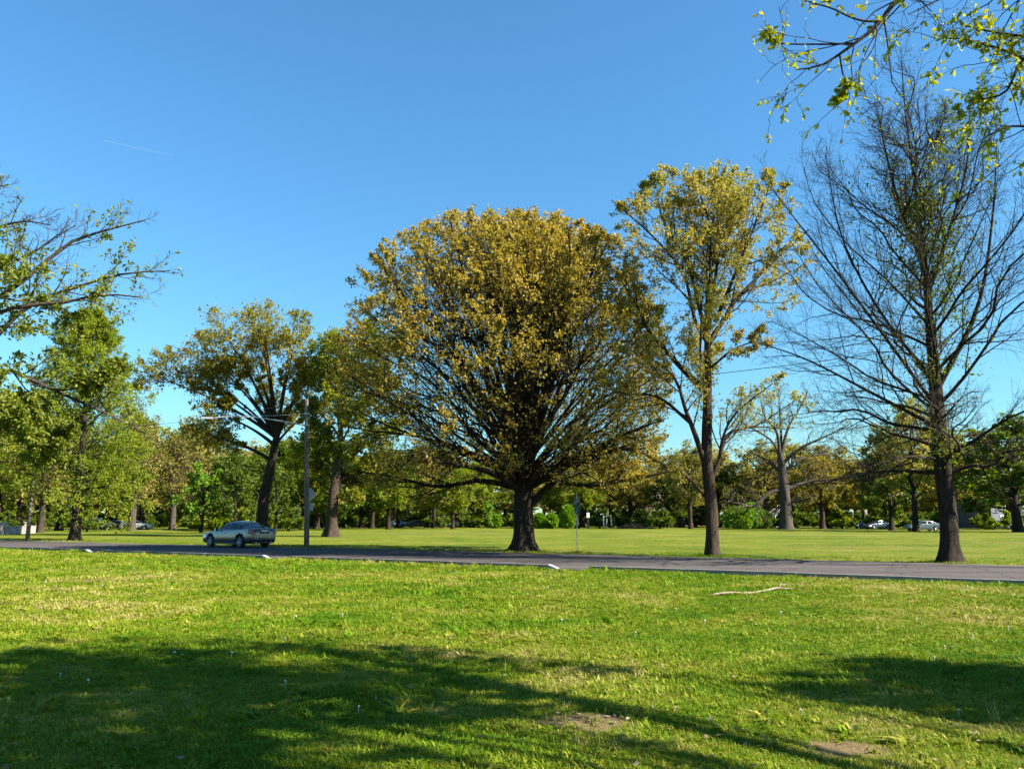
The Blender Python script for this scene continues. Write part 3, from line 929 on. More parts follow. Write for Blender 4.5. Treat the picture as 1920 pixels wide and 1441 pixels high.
bl.append(([(0, 0, 4.9), (-2.2, 0.5, 6.3), (-4.6, 0.8, 7.7), (-6.6, 0.8, 8.4)], 0.085, 0.013))
bl.append(([(0, 0, 6.6), (-1.6, 0.6, 9.4), (-2.9, 0.8, 12.6), (-3.3, 0.9, 16.0)], 0.085, 0.013))
bl.append(([(0, 0, 6.4), (1.5, -0.5, 9.4), (2.2, -0.8, 12.8), (2.6, -0.9, 16.0)], 0.12, 0.015))
b_levels = [
    dict(n=12, t=(0.15, 1.0), ang=(38, 28), ln=(0.34, 0.13), rad=0.5, cap=0.030, seg=6, wig=0.14, up=0.045, minr=0.009),
    dict(n=8.5, t=(0.12, 1.0), ang=(42, 30), ln=(0.42, 0.20), rad=0.55, cap=0.011, seg=4, wig=0.14, up=0.04, minr=0.006),
    dict(n=3.4, t=(0.15, 1.0), ang=(46, 30), ln=(0.35, 0.30), rad=0.55, cap=0.0065, seg=1, wig=0.15, up=0.03, minr=0.0042),
]
def b_keep(p):
    rr = np.random.default_rng(6).uniform(0, 1, len(p))
    d = np.hypot(p[:, 0] + 0.01 * p[:, 2], p[:, 1])
    cl = vnoise(p[:, 0] * 1.3 + 40, p[:, 2] * 1.3 + p[:, 1] * 0.7, 77)
    dens = 1.5 * np.exp(-(d / 0.95) ** 2) * np.clip((14.5 - p[:, 2]) / 2, 0, 1) * np.clip((p[:, 2] - 2.6) / 1.5, 0, 1) * (cl > 0.36) + 0.06 * (cl > 0.62) * (d < 3)
    return rr < dens
cz = np.concatenate([r_b.uniform(3.4, 11.5, 46), r_b.uniform(11, 15.5, 14)])
ca = r_b.uniform(0, 6.283, 60); cd = np.abs(r_b.normal(0.3, 0.3, 60)) + 0.12
cc = np.stack([cd * np.cos(ca) - 0.01 * cz, cd * np.sin(ca), cz], 1)
ci = np.repeat(np.arange(60), r_b.integers(25, 80, 60))
pp = cc[ci] + r_b.normal(0, 1, (len(ci), 3)) * np.array([0.20, 0.20, 0.16])
DD = unit(r_b.normal(0, 1, (len(ci), 3))); SS = unit(np.cross(DD, r_b.normal(0, 1, (len(ci), 3))))
tufts_b = leaf_quads(pp, DD, SS, np.cross(SS, DD), 0.12 * r_b.uniform(0.6, 1.3, len(ci)), 0.45)
root_bare, lev_b = tree("bare_tree", (16.0, 31.75, 0), [(0, 0, 0), (0.02, 0, 2), (-0.03, 0.02, 5), (-0.06, 0.02, 8), (-0.1, 0, 12.2)], [0.33, 0.30, 0.28, 0.19, 0.08], bl, b_levels,
     [dict(per=9, size=0.15, droop=0.2, asp=0.42, level=2, keep=b_keep, t=(0, 0.8), off=1.6), dict(per=3.0, size=0.15, droop=0.2, asp=0.42, level=3, keep=b_keep, off=1.6), dict(per=60, size=0.17, droop=0.0, asp=0.4, level=1, t=(0, 0.2), keep=b_keep, off=2.2)],
     "tall almost leafless tree with fine ascending twigs and green tufts along its trunk", None, "bark", "tuft_leaf", 0.85, 0.28, True, 33, sides=(7, 4, 3, 3), extra=tufts_b)

# ---- lobed trees: limbs run to separate leaf masses
def lobe_limbs(attach, lobes, r, r0=0.22, lift=0.12):
    L = []
    for (x, y, z, rad) in lobes:
        t = min(1.0, max(0.0, (z - attach[0][2]) / max(0.1, 1.6 * (attach[-1][2] - attach[0][2]))))
        A = resample(attach, 9)[int(t * 8)]
        c = np.array([x, y, z])
        L.append((arc(A, c, lift, 0.3), r0 * r.uniform(0.7, 1.1) * (0.6 + 0.18 * rad), 0.04))
    return L

def lobe_levels(lobes, flat=0.8, dens=1.0, fine=0.008):
    C = np.array([l[:3] for l in lobes]); S = np.array([l[3] for l in lobes])
    def env(p):
        d = (p[:, None, :] - C[None]) / S[None, :, None]
        d[..., 2] /= flat
        return np.sqrt((d ** 2).sum(2)).min(1)
    return [
        dict(n=lambda L: (4.5 + 1.7 * L) * dens, t=(0.40, 1.0), ang=(62, 40), ln=(0.25, 0.24), rad=0.5, cap=0.06, seg=5, wig=0.2, up=0.03, env=env, minr=0.02),
        dict(n=8 * dens, t=(0.15, 1.0), ang=(52, 36), ln=(0.45, 0.30), rad=0.5, cap=0.025, seg=3, wig=0.2, up=0.02, env=env, minr=0.010),
        dict(n=4, t=(0.15, 1.0), ang=(50, 30), ln=(0.35, 0.40), rad=0.5, cap=fine, seg=1, wig=0.2, up=0.02, minr=0.005),
    ]

def px_lobes(X0, Y0, items, seed, dy=4.0, flatten=1.0):
    """items: (x, z, r) in metres about the trunk foot; a depth offset is drawn for each"""
    r = np.random.default_rng(seed)
    return [(x, r.uniform(-dy, dy), z, rad) for x, z, rad in items]

# leaning oak behind the silver car
lo = [(-11.0, 15.6, 1.9), (-9.2, 16.4, 2.2), (-8.0, 18.9, 2.3), (-6.6, 15.6, 2.6), (-3.6, 19.6, 3.0), (-4.2, 16.4, 3.0), (-1.4, 21.6, 2.6), (0.2, 19.0, 2.8), (1.8, 21.4, 2.0), (3.2, 18.6, 2.6), (4.2, 15.4, 2.8), (-5.2, 12.2, 2.4), (-6.8, 10.2, 1.8), (-4.4, 9.6, 2.2), (1.6, 12.0, 2.4), (-1.2, 14.6, 2.6), (5.0, 12.4, 2.2), (-2.0, 17.6, 2.6), (5.4, 19.8, 1.3)]
lobes = px_lobes(0, 0, lo, 3)
r_l = np.random.default_rng(51)
tree("leaning_oak", (-24.5, 85.0, 0), [(0, 0, 0), (-0.05, 0, 3.3), (0.4, 0, 5.9), (0.9, 0, 9.2), (1.1, 0, 12.0)], [0.60, 0.52, 0.47, 0.34, 0.16], lobe_limbs([(0.0, 0, 4.6), (0.5, 0, 6.6), (1.0, 0, 9.6)], lobes, r_l, 0.21, 0.06), lobe_levels(lobes, 0.8, 1.0),
     [dict(per=5.5, size=0.22, droop=0.2, asp=0.75, level=3, tri=True), dict(per=4.0, size=0.22, droop=0.2, asp=0.75, level=2, tri=True)],
     "big oak with a leaning trunk and olive bronze leaf clumps, standing behind the silver car", None, "bark", "loak_leaf", 0.5, 0.5, False, 34)

# green tree beside the utility pole
lo = [(-1.5, 15.5, 2.6), (0.6, 17.8, 2.4), (-1.6, 18.2, 1.8), (0.2, 13.2, 2.8), (-1.6, 10.2, 2.4), (2.2, 8.6, 2.6), (-2.4, 7.0, 2.0), (3.0, 12.0, 2.8), (0.6, 6.0, 2.2), (-2.2, 4.6, 1.6), (3.2, 5.4, 2.0), (1.6, 15.4, 2.6), (2.4, 3.7, 1.5), (-3.2, 12.6, 2.2), (-0.6, 8.0, 2.4), (4.6, 9.2, 2.6), (-3.4, 9.0, 1.8), (4.6, 14.2, 2.8), (5.0, 17.2, 2.4), (2.8, 19.2, 2.2), (6.2, 11.4, 2.6), (6.0, 6.6, 2.2)]
lobes = px_lobes(0, 0, lo, 4, 3.0)
tree("green_roadside_tree", (-16.6, 79.7, 0), [(0, 0, 0), (0, 0, 2.7), (0.2, 0, 5.2), (0.5, 0, 8.2), (0.5, 0, 11.5)], [0.55, 0.46, 0.42, 0.30, 0.16], lobe_limbs([(0, 0, 3.6), (0.2, 0, 5.5), (0.5, 0, 8.4), (0.5, 0, 11)], lobes, r_l, 0.16, 0.08), lobe_levels(lobes, 0.9, 0.9),
     [dict(per=5.0, size=0.26, droop=0.2, asp=0.65, level=3), dict(per=4.0, size=0.26, droop=0.2, asp=0.65, level=2)],
     "fresh green tree with a flared sunlit trunk just beyond the wooden utility pole", None, "bark_warm", "mixed_leaf", 0.9, 0.6, False, 35)

# feathery pyramidal tree on the far lawn
r_f = np.random.default_rng(61)
fl = []
for k in range(66):
    f = (k + 0.5) / 66
    z0 = 2.5 + 14.6 * f
    az = k * 2.399 + r_f.normal(0, 0.3)
    el = 2 + 58 * f + r_f.normal(0, 5)
    ln = (5.0 * (1 - f ** 1.8) ** 0.8 + 0.7) * r_f.uniform(0.8, 1.08)
    d = np.array([math.cos(R(el)) * math.cos(az), math.cos(R(el)) * math.sin(az), math.sin(R(el))])
    o = np.array([0, 0, z0])
    fl.append((arc(o, o + d * ln, 0.03, 0), 0.03 + 0.07 * (1 - f), 0.012))
fl.append(([(0, 0, 14), (0.1, 0, 16.5), (0, 0, 18.8)], 0.09, 0.015))
f_levels = [
    dict(n=11, t=(0.15, 1.0), ang=(48, 34), ln=(0.42, 0.20), rad=0.5, cap=0.03, seg=4, wig=0.12, up=0.05, minr=0.010),
    dict(n=8, t=(0.15, 1.0), ang=(46, 30), ln=(0.42, 0.26), rad=0.5, cap=0.012, seg=3, wig=0.15, up=0.03, minr=0.006),
]
tree("feathery_tree", (-33.0, 65.4, 0), [(0, 0, 0), (0, 0, 3), (0.05, 0, 8), (0, 0, 14.5)], [0.36, 0.33, 0.24, 0.09], fl, f_levels,
     [dict(per=11.5, size=0.19, droop=0.1, asp=0.45, level=2), dict(per=4.0, size=0.20, droop=0.1, asp=0.42, level=1)],
     "pyramidal tree with feathery pale green foliage and a straight dark trunk", None, "bark", "feather_leaf", 0.55, 0.35, False, 36, sides=(6, 3, 3))

# gnarled oak with heavy crooked limbs
gl = [
    (j3([(-0.1, 6.6), (-2.8, 5.8), (-5.5, 3.7), (-7.7, 4.1), (-10.7, 4.6)], 0, -2), 0.42, 0.07),
    (j3([(0.0, 6.4), (3.5, 7.6), (6.1, 8.0), (8.9, 7.4)], 0, 1), 0.40, 0.07),
    (j3([(0.4, 4.6), (2.4, 4.6), (4.4, 5.5)], 0, -1.4), 0.34, 0.16),
    (j3([(-0.3, 9.0), (-2.5, 11.3), (-4.6, 12.6)], 0, 1.5), 0.42, 0.12),
    (j3([(-0.5, 11.6), (-1.0, 15.9), (-3.1, 18.6), (-3.8, 22.2)], 0, -1.5), 0.34, 0.05),
    (j3([(-0.4, 11.8), (1.3, 16.8), (3.2, 19.5), (5.2, 23.1)], 0, 1.5), 0.34, 0.05),
    (j3([(-0.1, 10.8), (2.9, 13.3), (6.5, 15.0), (10.2, 16.8)], 0, -2.5), 0.32, 0.05),
    (j3([(-0.3, 10.6), (-1.5, 14.5), (-5.5, 17.2), (-7.5, 18.8)], 0, 2), 0.28, 0.05),
    (j3([(-0.4, 12), (0.2, 16), (0.4, 20), (0.8, 23.8)], 0, 3), 0.28, 0.05),
    (j3([(0.1, 8.6), (2.0, 11), (5.0, 12.0), (8.5, 12.6)], 0, 3), 0.28, 0.05),
]
g_levels = [
    dict(n=10, t=(0.3, 1.0), ang=(52, 40), ln=(0.34, 0.16), rad=0.5, cap=0.10, seg=5, wig=0.24, up=0.05, minr=0.03),
    dict(n=8, t=(0.15, 1.0), ang=(50, 36), ln=(0.42, 0.24), rad=0.5, cap=0.035, seg=4, wig=0.22, up=0.04, minr=0.018),
    dict(n=4, t=(0.15, 1.0), ang=(46, 30), ln=(0.36, 0.34), rad=0.5, cap=0.016, seg=2, wig=0.2, up=0.04, minr=0.012),
]
tree("gnarled_oak", (44.9, 141.5, 0), [(0, 0, 0), (0, 0, 4.5), (-0.2, 0, 8.9), (-0.5, 0, 12.6)], [1.05, 0.88, 0.72, 0.42], gl, g_levels,
     [dict(per=1.1, size=0.24, droop=0.5, asp=0.5, level=3)],
     "old gnarled oak with heavy crooked limbs beside the clipped round shrubs", None, "bark_grey", "tan_leaf", 0.45, 0.6, False, 37, sides=(8, 5, 3, 3))

# ---- tree reaching in from beyond the left edge of the lawn
lf = [
    ([(0.1, 0, 4.6), (2.0, -0.3, 5.7), (3.7, -0.4, 6.3), (4.7, -0.3, 6.7), (5.4, -0.2, 7.3), (6.2, 0.0, 8.2), (7.0, 0.2, 8.6), (7.9, 0.3, 8.9)], 0.17, 0.018),
    ([(0.1, 0, 4.2), (2.2, 0.4, 5.2), (4.0, 0.6, 5.8), (5.0, 0.6, 6.8), (6.0, 0.8, 7.3), (7.2, 0.9, 7.7), (8.3, 1.0, 7.8)], 0.15, 0.016),
    ([(0.1, 0, 4.0), (2.0, -0.8, 5.0), (3.5, -1.0, 5.5), (4.7, -1.0, 6.0), (5.7, -0.9, 6.4), (6.6, -0.8, 6.5), (7.5, -0.8, 6.7), (8.5, -0.9, 6.6)], 0.15, 0.016),
    ([(0.1, 0, 3.6), (2.0, 0.2, 4.4), (3.6, 0.2, 4.7), (4.8, 0.2, 5.1), (5.6, 0.2, 4.8), (6.5, 0.3, 4.4), (7.4, 0.4, 4.0), (8.2, 0.4, 3.6)], 0.14, 0.016),
    ([(0.1, 0, 6.4), (2.4, 0.3, 8.2), (4.0, 0.4, 8.7), (4.8, 0.4, 8.9), (5.5, 0.4, 8.8)], 0.10, 0.014),
    ([(0.1, 0, 7.2), (2.2, -0.5, 8.6), (3.7, -0.6, 9.1), (4.4, -0.6, 9.3), (4.9, -0.5, 9.5)], 0.09, 0.014),
    ([(0.1, 0, 5.4), (2.4, 0.9, 7.0), (4.0, 1.0, 7.9), (4.8, 1.0, 8.3), (5.3, 1.0, 8.7), (5.8, 1.0, 9.0)], 0.09, 0.014),
    ([(0.1, 0, 3.2), (2.4, -0.6, 3.8), (4.2, -0.6, 4.0), (4.9, -0.6, 4.0), (5.4, -0.6, 3.7), (5.8, -0.6, 3.6)], 0.09, 0.014),
    ([(0.1, 0, 3.3), (2.6, 0.8, 4.4), (4.1, 0.9, 4.2), (5.0, 0.9, 3.5), (5.5, 0.9, 3.3), (5.9, 0.9, 3.4)], 0.09, 0.014),
    ([(5.5, 0.2, 4.75), (6.3, 0.1, 4.6), (7.0, 0.0, 4.7), (7.4, 0.0, 5.0), (7.7, 0.1, 5.15)], 0.035, 0.012),
    ([(0, 0, 6), (0.4, 1.5, 8), (1.0, 2.6, 10.4)], 0.12, 0.02),
    ([(0, 0, 7), (-0.6, -1.5, 9), (-1.6, -2.6, 11)], 0.12, 0.02),
    ([(0, 0, 7.4), (0.4, 0.2, 10), (0.8, 0, 12.6)], 0.13, 0.02),
]
lf = [(p, a_ * 0.72, b_ * 0.85) for p, a_, b_ in lf]
lf_levels = [
    dict(n=13, t=(0.32, 0.98), ang=(46, 34), ln=(0.17, 0.07), rad=0.45, cap=0.028, seg=5, wig=0.16, up=0.10, minr=0.008),
    dict(n=6, t=(0.2, 1.0), ang=(50, 36), ln=(0.40, 0.22), rad=0.5, cap=0.012, seg=4, wig=0.20, up=0.06, minr=0.005),
    dict(n=2.5, t=(0.2, 1.0), ang=(50, 30), ln=(0.30, 0.40), rad=0.5, cap=0.006, seg=2, wig=0.2, up=0.05, minr=0.0035),
]
def lf_keep(p):
    rr = np.random.default_rng(8).uniform(0, 1, len(p))
    cl = vnoise(p[:, 0] * 0.8 + 11, p[:, 2] * 1.0 + p[:, 1] * 0.6, 91)
    tip = np.clip((7.9 - p[:, 0]) / 1.6, 0.02, 1)
    hi = np.clip((9.3 - p[:, 2]) / 1.6, 0.03, 1)
    return rr < np.clip((cl - 0.22) * 4.5, 0, 1) * tip * hi
tree("overhanging_tree", (-17.0, 20.0, 0), [(0, 0, 0), (0, 0, 2), (0.05, 0, 5), (0, 0, 8)], [0.42, 0.36, 0.28, 0.14], lf, lf_levels,
     [dict(per=20, size=0.115, droop=0.15, asp=0.5, level=3, keep=lf_keep, t=(0.3, 1)), dict(per=27, size=0.115, droop=0.15, asp=0.5, level=2, keep=lf_keep, t=(0.2, 1))],
     "tree with long sprawling grey limbs, bare at their tips, and tufts of yellow green leaves", None, "bark_grey", "tuft_leaf", 0.6, 0.4, True, 38, sides=(8, 5, 4, 3))

# ---- near oak whose twigs hang into the sky and whose crown shades the lawn
NOB = np.array([12.0, 0.4, 0.0])
def wl(pts):
    return [tuple(np.array(p) - NOB) for p in pts]
no = [
    (wl([(11.9, 0.6, 5.2), (9.4, 5.6, 7.2), (6.8, 8.0, 7.9), (4.8, 8.5, 7.5), (4.1, 8.5, 7.1), (3.7, 8.5, 6.7), (3.3, 8.5, 6.4), (3.0, 8.5, 6.2), (2.75, 8.6, 6.2)]), 0.058, 0.006),
    (wl([(3.75, 8.5, 6.75), (3.4, 8.45, 6.7), (3.1, 8.4, 6.8), (2.8, 8.4, 6.9), (2.68, 8.4, 7.02)]), 0.014, 0.005),
    (wl([(3.35, 8.5, 6.45), (3.0, 8.6, 6.5), (2.6, 8.7, 6.58), (2.5, 8.7, 6.72)]), 0.013, 0.005),
    (wl([(3.2, 8.5, 6.32), (3.22, 8.5, 6.1), (3.25, 8.5, 6.0), (3.14, 8.5, 5.8)]), 0.011, 0.005),
    (wl([(11.9, 0.6, 5.6), (9.8, 5.2, 7.4), (7.4, 7.6, 7.8), (6.0, 8.2, 7.4), (5.4, 8.2, 7.1), (4.8, 8.1, 7.0), (4.5, 8.1, 6.9), (3.9, 8.1, 6.6)]), 0.055, 0.005),
    (wl([(11.9, 0.6, 4.6), (9.8, 5.4, 5.6), (7.6, 8.0, 6.2), (6.2, 8.9, 6.4), (5.7, 8.9, 6.7), (5.1, 8.9, 6.9), (4.8, 8.9, 6.9)]), 0.05, 0.005),
    (wl([(8.2, 6.75, 7.6), (6.5, 8.1, 7.0), (5.8, 8.0, 6.8), (5.4, 8.0, 6.6), (5.1, 8.0, 6.3)]), 0.04, 0.007),
    (wl([(11.9, 0.6, 4.2), (10.0, 5.2, 5.0), (7.8, 7.6, 5.5), (6.2, 8.6, 5.6), (5.6, 8.6, 5.7), (5.3, 8.6, 5.7), (5.0, 8.6, 5.55)]), 0.05, 0.005),
    (wl([(8.4, 7.0, 5.9), (6.3, 8.4, 6.2), (5.5, 8.4, 6.4), (5.2, 8.4, 6.0), (4.85, 8.4, 5.9)]), 0.03, 0.007),
    (wl([(7.4, 7.6, 7.7), (6.3, 8.2, 6.9), (5.7, 8.3, 6.6), (5.2, 8.3, 6.6), (4.75, 8.3, 6.7)]), 0.03, 0.007),
]
n_view = len(no)
r_n = np.random.default_rng(71)
shade = [(6.6, 5.7, 6.4, 1.0), (6.9, 5.2, 7.1, 1.1), (7.5, 5.0, 6.9, 1.1), (8.0, 4.4, 7.8, 1.2), (7.2, 5.7, 8.4, 1.6), (8.6, 6.2, 8.0, 1.5), (9.3, 6.3, 7.8, 1.2), (7.9, 4.5, 10.6, 1.7), (9.2, 5.2, 10.2, 1.7), (7.1, 2.2, 8.6, 1.8), (8.3, 2.5, 8.6, 1.6), (8.9, 2.3, 10, 1.6), (6.8, 1.6, 10.2, 1.5), (6.8, 3.6, 9.4, 1.5), (6.6, 3.6, 10.8, 1.6), (11.8, 6.1, 5.6, 1.55), (11.1, 6.1, 4.7, 1.35), (12.8, 6.2, 6.3, 1.55), (12.6, 5.0, 6.1, 1.25), (12.8, 6.7, 5.5, 1.55), (13.4, 5.6, 6.6, 1.3), (12.6, 6.9, 5.0, 1.2)]
shl = [(a - NOB[0], b - NOB[1], c, d) for a, b, c, d in shade]
no += lobe_limbs([(0, 0, 3.6), (0, 0, 5.0), (0, 0, 8.0)], shl, r_n, 0.11, 0.08)
lev0 = limbs_array(no, 16)
near = np.clip((4.6 - (lev0[0][:n_view, :, 0] + NOB[0])) / 1.2, 0, 1)
lev0[0][:n_view, :, 0] += 0.32 * near
lev0[0][:n_view, :, 2] += 0.16 * near
view = tuple(q[:n_view] for q in lev0); rest = tuple(q[n_view:] for q in lev0)
root = empty("near_oak", tuple(NOB))
tag(root, "near oak whose dark twigs with yellow lobed leaves hang into the sky from above", "tree")
me = trunk_mesh("trunk", [(0, 0, 0), (0, 0, 2.5), (0, 0, 5), (0, 0, 8.5)], [0.40, 0.34, 0.26, 0.12], 0.6, 0.4, 18, seed=4)
me.materials.append(M["bark"])
link(bpy.data.objects.new("trunk", me), root)
v1 = grow(view, n=lambda L: np.where(L > 3, 13, 5.0), t=(0.42, 1.0), ang=(48, 40), ln=(0.085, 0.05), rad=0.4, cap=0.010, seg=6, wig=0.22, up=0.0, minr=0.0045, r=r_n)
v2 = grow(v1, n=3.2, t=(0.3, 1.0), ang=(55, 40), ln=(0.35, 0.28), rad=0.6, cap=0.006, seg=4, wig=0.22, up=-0.01, minr=0.0035, r=r_n)
cls = lobe_levels(shl, 0.85, 0.9)
w1 = grow(rest, r=r_n, **cls[0]); w2 = grow(w1, r=r_n, **cls[1]); w3 = grow(w2, r=r_n, **cls[2])
for gi in range(len(no)):
    Vs, Fs, n0 = [], [], 0
    for (P, Rr, rt), k in ((lev0, 8), (v1, 5), (v2, 4), (w1, 4), (w2, 3), (w3, 3)):
        m = rt == gi
        if not m.any():
            continue
        V, F = tubes(P[m], Rr[m], k)
        Vs.append(V); Fs.append(F + n0); n0 += len(V)
    me = np_mesh("limb", np.concatenate(Vs), [np.concatenate(Fs)], True)
    me.materials.append(M["bark"])
    link(bpy.data.objects.new("limb", me), root)

def lobed_leaf(seed):
    """lobed oak leaf along +X, unit length, slightly cupped"""
    r = np.random.default_rng(seed)
    xs = np.array([0.0, 0.16, 0.24, 0.36, 0.46, 0.58, 0.68, 0.82, 1.0])
    ws = np.array([0.012, 0.07, 0.20, 0.09, 0.30, 0.11, 0.27, 0.08, 0.0]) * r.uniform(0.85, 1.15, 9)
    fw = np.array([0, 0.02, 0.06, 0.0, 0.08, 0.0, 0.08, 0.0, 0])
    bend = r.uniform(-0.25, 0.1)
    V, F = [], []
    for i in range(9):
        z = bend * xs[i] ** 2
        V += [(xs[i], 0, z), (xs[i] + fw[i], ws[i], z + 0.35 * ws[i]), (xs[i] + fw[i], -ws[i], z + 0.35 * ws[i])]
    for i in range(8):
        a, b = 3 * i, 3 * i + 3
        F += [(a, b, b + 1, a + 1), (a, a + 2, b + 2, b)]
    me = np_mesh("leaf", V, [F], True)
    me.materials.append(M["lime_leaf"])
    return me
leaf_meshes = [lobed_leaf(k) for k in range(4)]
def v_keep(p):
    rr = np.random.default_rng(9).uniform(0, 1, len(p))
    q = p + NOB
    cl = vnoise(q[:, 0] * 1.9 + 3, q[:, 2] * 2.2 + 1, 17)
    return rr < np.clip((cl - 0.40) * 4.0, 0.0, 1)
fr = [leaf_frames(v2, 6.5, 0.076, r=r_n, t=(0.4, 1.0), droop=0.55, off=0.35, keep=v_keep, spread=0.6), leaf_frames(v1, 5.0, 0.076, r=r_n, t=(0.4, 1.0), droop=0.55, off=0.35, keep=v_keep, spread=0.6)]
pos, D, S, Nn, l = [np.concatenate([a[i] for a in fr]) for i in range(5)]
wpos = pos + NOB
depth = wpos[:, 1] * math.cos(R(9)) + (wpos[:, 2] - 1.55) * math.sin(R(9))
vy = (wpos[:, 2] - 1.55) * math.cos(R(9)) - wpos[:, 1] * math.sin(R(9))
ang = np.maximum(np.abs(wpos[:, 0] / depth) / 0.62, np.abs(vy / depth) / 0.47)
order = np.argsort(np.where(ang < 1.0, depth, depth + 100))
crown = empty("crown"); crown.parent = root
for k in order[:295]:
    o = bpy.data.objects.new("leaf", leaf_meshes[k % 4])
    m = Matrix((D[k], S[k], Nn[k])).transposed().to_4x4()
    o.matrix_local = Matrix.Translation(pos[k]) @ m @ Matrix.Scale(l[k], 4)
    link(o, crown)
rest_i = order[295:]
LV = np.array([v.co[:] for v in leaf_meshes[0].vertices]); LF_ = np.array([p.vertices[:] for p in leaf_meshes[0].polygons])
lv = pos[rest_i][:, None] + l[rest_i][:, None, None] * (LV[None, :, 0:1] * D[rest_i][:, None] + LV[None, :, 1:2] * S[rest_i][:, None] + LV[None, :, 2:3] * Nn[rest_i][:, None])
lfc = (np.arange(len(rest_i))[:, None, None] * len(LV) + LF_[None]).reshape(-1, 4)
fq = [(lv.reshape(-1, 3), lfc),
      leaves_on(w3, 6.0, 0.15, asp=0.6, r=r_n), leaves_on(w2, 5.0, 0.15, asp=0.6, r=r_n)]
n0 = 0; Vs = []; Fs = []
for V, F in fq:
    Vs.append(V); Fs.append(F + n0); n0 += len(V)
me = np_mesh("foliage", np.concatenate(Vs), [np.concatenate(Fs)], False)
me.materials.append(M["lime_leaf"])
o = link(bpy.data.objects.new("foliage", me), root); o["kind"] = "stuff"

# ------------------------------------------------------------------ background trees: one of each kind, then copies
def copy_tree(o, parent=None):
    c = o.copy(); col.objects.link(c); c.parent = parent
    for ch in list(o.children):
        copy_tree(ch, c)
    return c

def proto(name, h, lobes, leaf, leaf_m, bark_m, label, seed, rad=0.35, dens=0.8, flat=0.85, trunk_h=0.6, fine=0.012, flare=0.6):
    r = np.random.default_rng(seed)
    return tree(name, (0, 0, 0), [(0, 0, 0), (0.1, 0, h * 0.25), (0, 0.1, h * 0.45), (0.1, 0, h * trunk_h)], [rad, rad * 0.85, rad * 0.6, rad * 0.25],
                lobe_limbs([(0, 0, h * 0.18), (0, 0, h * 0.35), (0, 0, h * trunk_h)], lobes, r, rad * 0.42, 0.06), lobe_levels(lobes, flat, dens, fine), leaf, label, "trees beyond the field", bark_m, leaf_m, flare, 0.45, False, seed, sides=(5, 3, 3, 3), nlimb=8, tk=12)[0]

def round_lobes(h, w, n, seed, z0=0.28, rr=(0.14, 0.2), cone=0.0):
    r = np.random.default_rng(seed)
    L = []
    for k in range(n):
        f = (k + 0.5) / n
        z = h * (z0 + (0.94 - z0) * f)
        prof = math.sin(math.pi * min(1, max(0.12, (f * 0.86 + 0.14)))) ** 0.6 * (1 - cone * f)
        az = k * 2.399
        q = w * prof * r.uniform(0.45, 0.85)
        L.append((q * math.cos(az), q * math.sin(az), z, h * r.uniform(*rr) * (1 - 0.35 * cone * f)))
    return L

LF = lambda a, b, s, asp=0.6: [dict(per=a, size=s, droop=0.2, asp=asp, level=3), dict(per=b, size=s, droop=0.2, asp=asp, level=2)]
protos = {
    "green": proto("spring_tree", 16, round_lobes(16, 5.6, 15, 1), LF(1.7, 1.2, 0.42), "green_leaf", "bark", "leafy bright green tree in the row beyond the field", 101),
    "olive": proto("spring_tree", 17, round_lobes(17, 5.4, 14, 2), LF(1.4, 1.0, 0.40), "tan_leaf", "bark_warm", "thinly leaved olive tan tree in the row beyond the field", 102),
    "rust": proto("spring_tree", 13, round_lobes(13, 5.4, 14, 3, 0.3), LF(1.4, 0.9, 0.38), "rust_leaf", "bark_warm", "ochre leaved tree in the row beyond the field", 103),
    "dark": proto("spring_tree", 15, round_lobes(15, 5.6, 16, 4, 0.2), LF(1.9, 1.4, 0.45), "dark_leaf", "bark", "dense deep green tree in the row beyond the field", 104),
    "gold": proto("spring_tree", 16, round_lobes(16, 5.2, 14, 5, 0.3), LF(1.3, 0.9, 0.38), "gold_leaf", "bark", "yellow green tree in the row beyond the field", 105),
    "twig": proto("spring_tree", 18, round_lobes(18, 4.6, 16, 6, 0.2, (0.13, 0.18)), LF(0.8, 0.5, 0.32), "tan_leaf", "bark_grey", "pale twiggy tan tree on the lawn beyond the road", 106, 0.42, 1.0, 1.0, 0.75, 0.016),
}
shrub_lobes = [(1.2 * math.cos(a) * f, 1.2 * math.sin(a) * f, 0.75 + 0.9 * g, 0.95) for a, f, g in ((0, 1, 0), (1.1, 1, 0.2), (2.2, 1, 0), (3.3, 1, 0.3), (4.4, 1, 0), (5.4, 1, 0.2), (0.5, 0.4, 1.2), (3.0, 0.5, 1.3))]
def shrub_proto(name, leaf_m, label, seed, cat="shrub"):
    r = np.random.default_rng(seed)
    t, _ = tree(name, (0, 0, 0), [(0, 0, 0), (0, 0, 0.3), (0, 0, 0.6)], [0.12, 0.1, 0.06], lobe_limbs([(0, 0, 0.1), (0, 0, 0.5)], shrub_lobes, r, 0.05, 0.05), lobe_levels(shrub_lobes, 0.9, 0.75, 0.006), [dict(per=2.2, size=0.24, asp=0.6, level=3), dict(per=2.6, size=0.24, asp=0.6, level=2)], label, "shrubs at the field edge", "bark", leaf_m, 0.2, 0.2, False, seed, sides=(4, 3, 3, 3), cat=cat, nlimb=5, tk=8)
    return t
protos["bush"] = shrub_proto("field_edge_shrub", "dark_leaf", "dark green shrub at the foot of the far trees", 107)
protos["lbush"] = shrub_proto("field_edge_shrub", "green_leaf", "light green shrub at the foot of the far trees", 108)
used = set()
base_label = {k: (o["label"], o["group"]) for k, o in protos.items()}
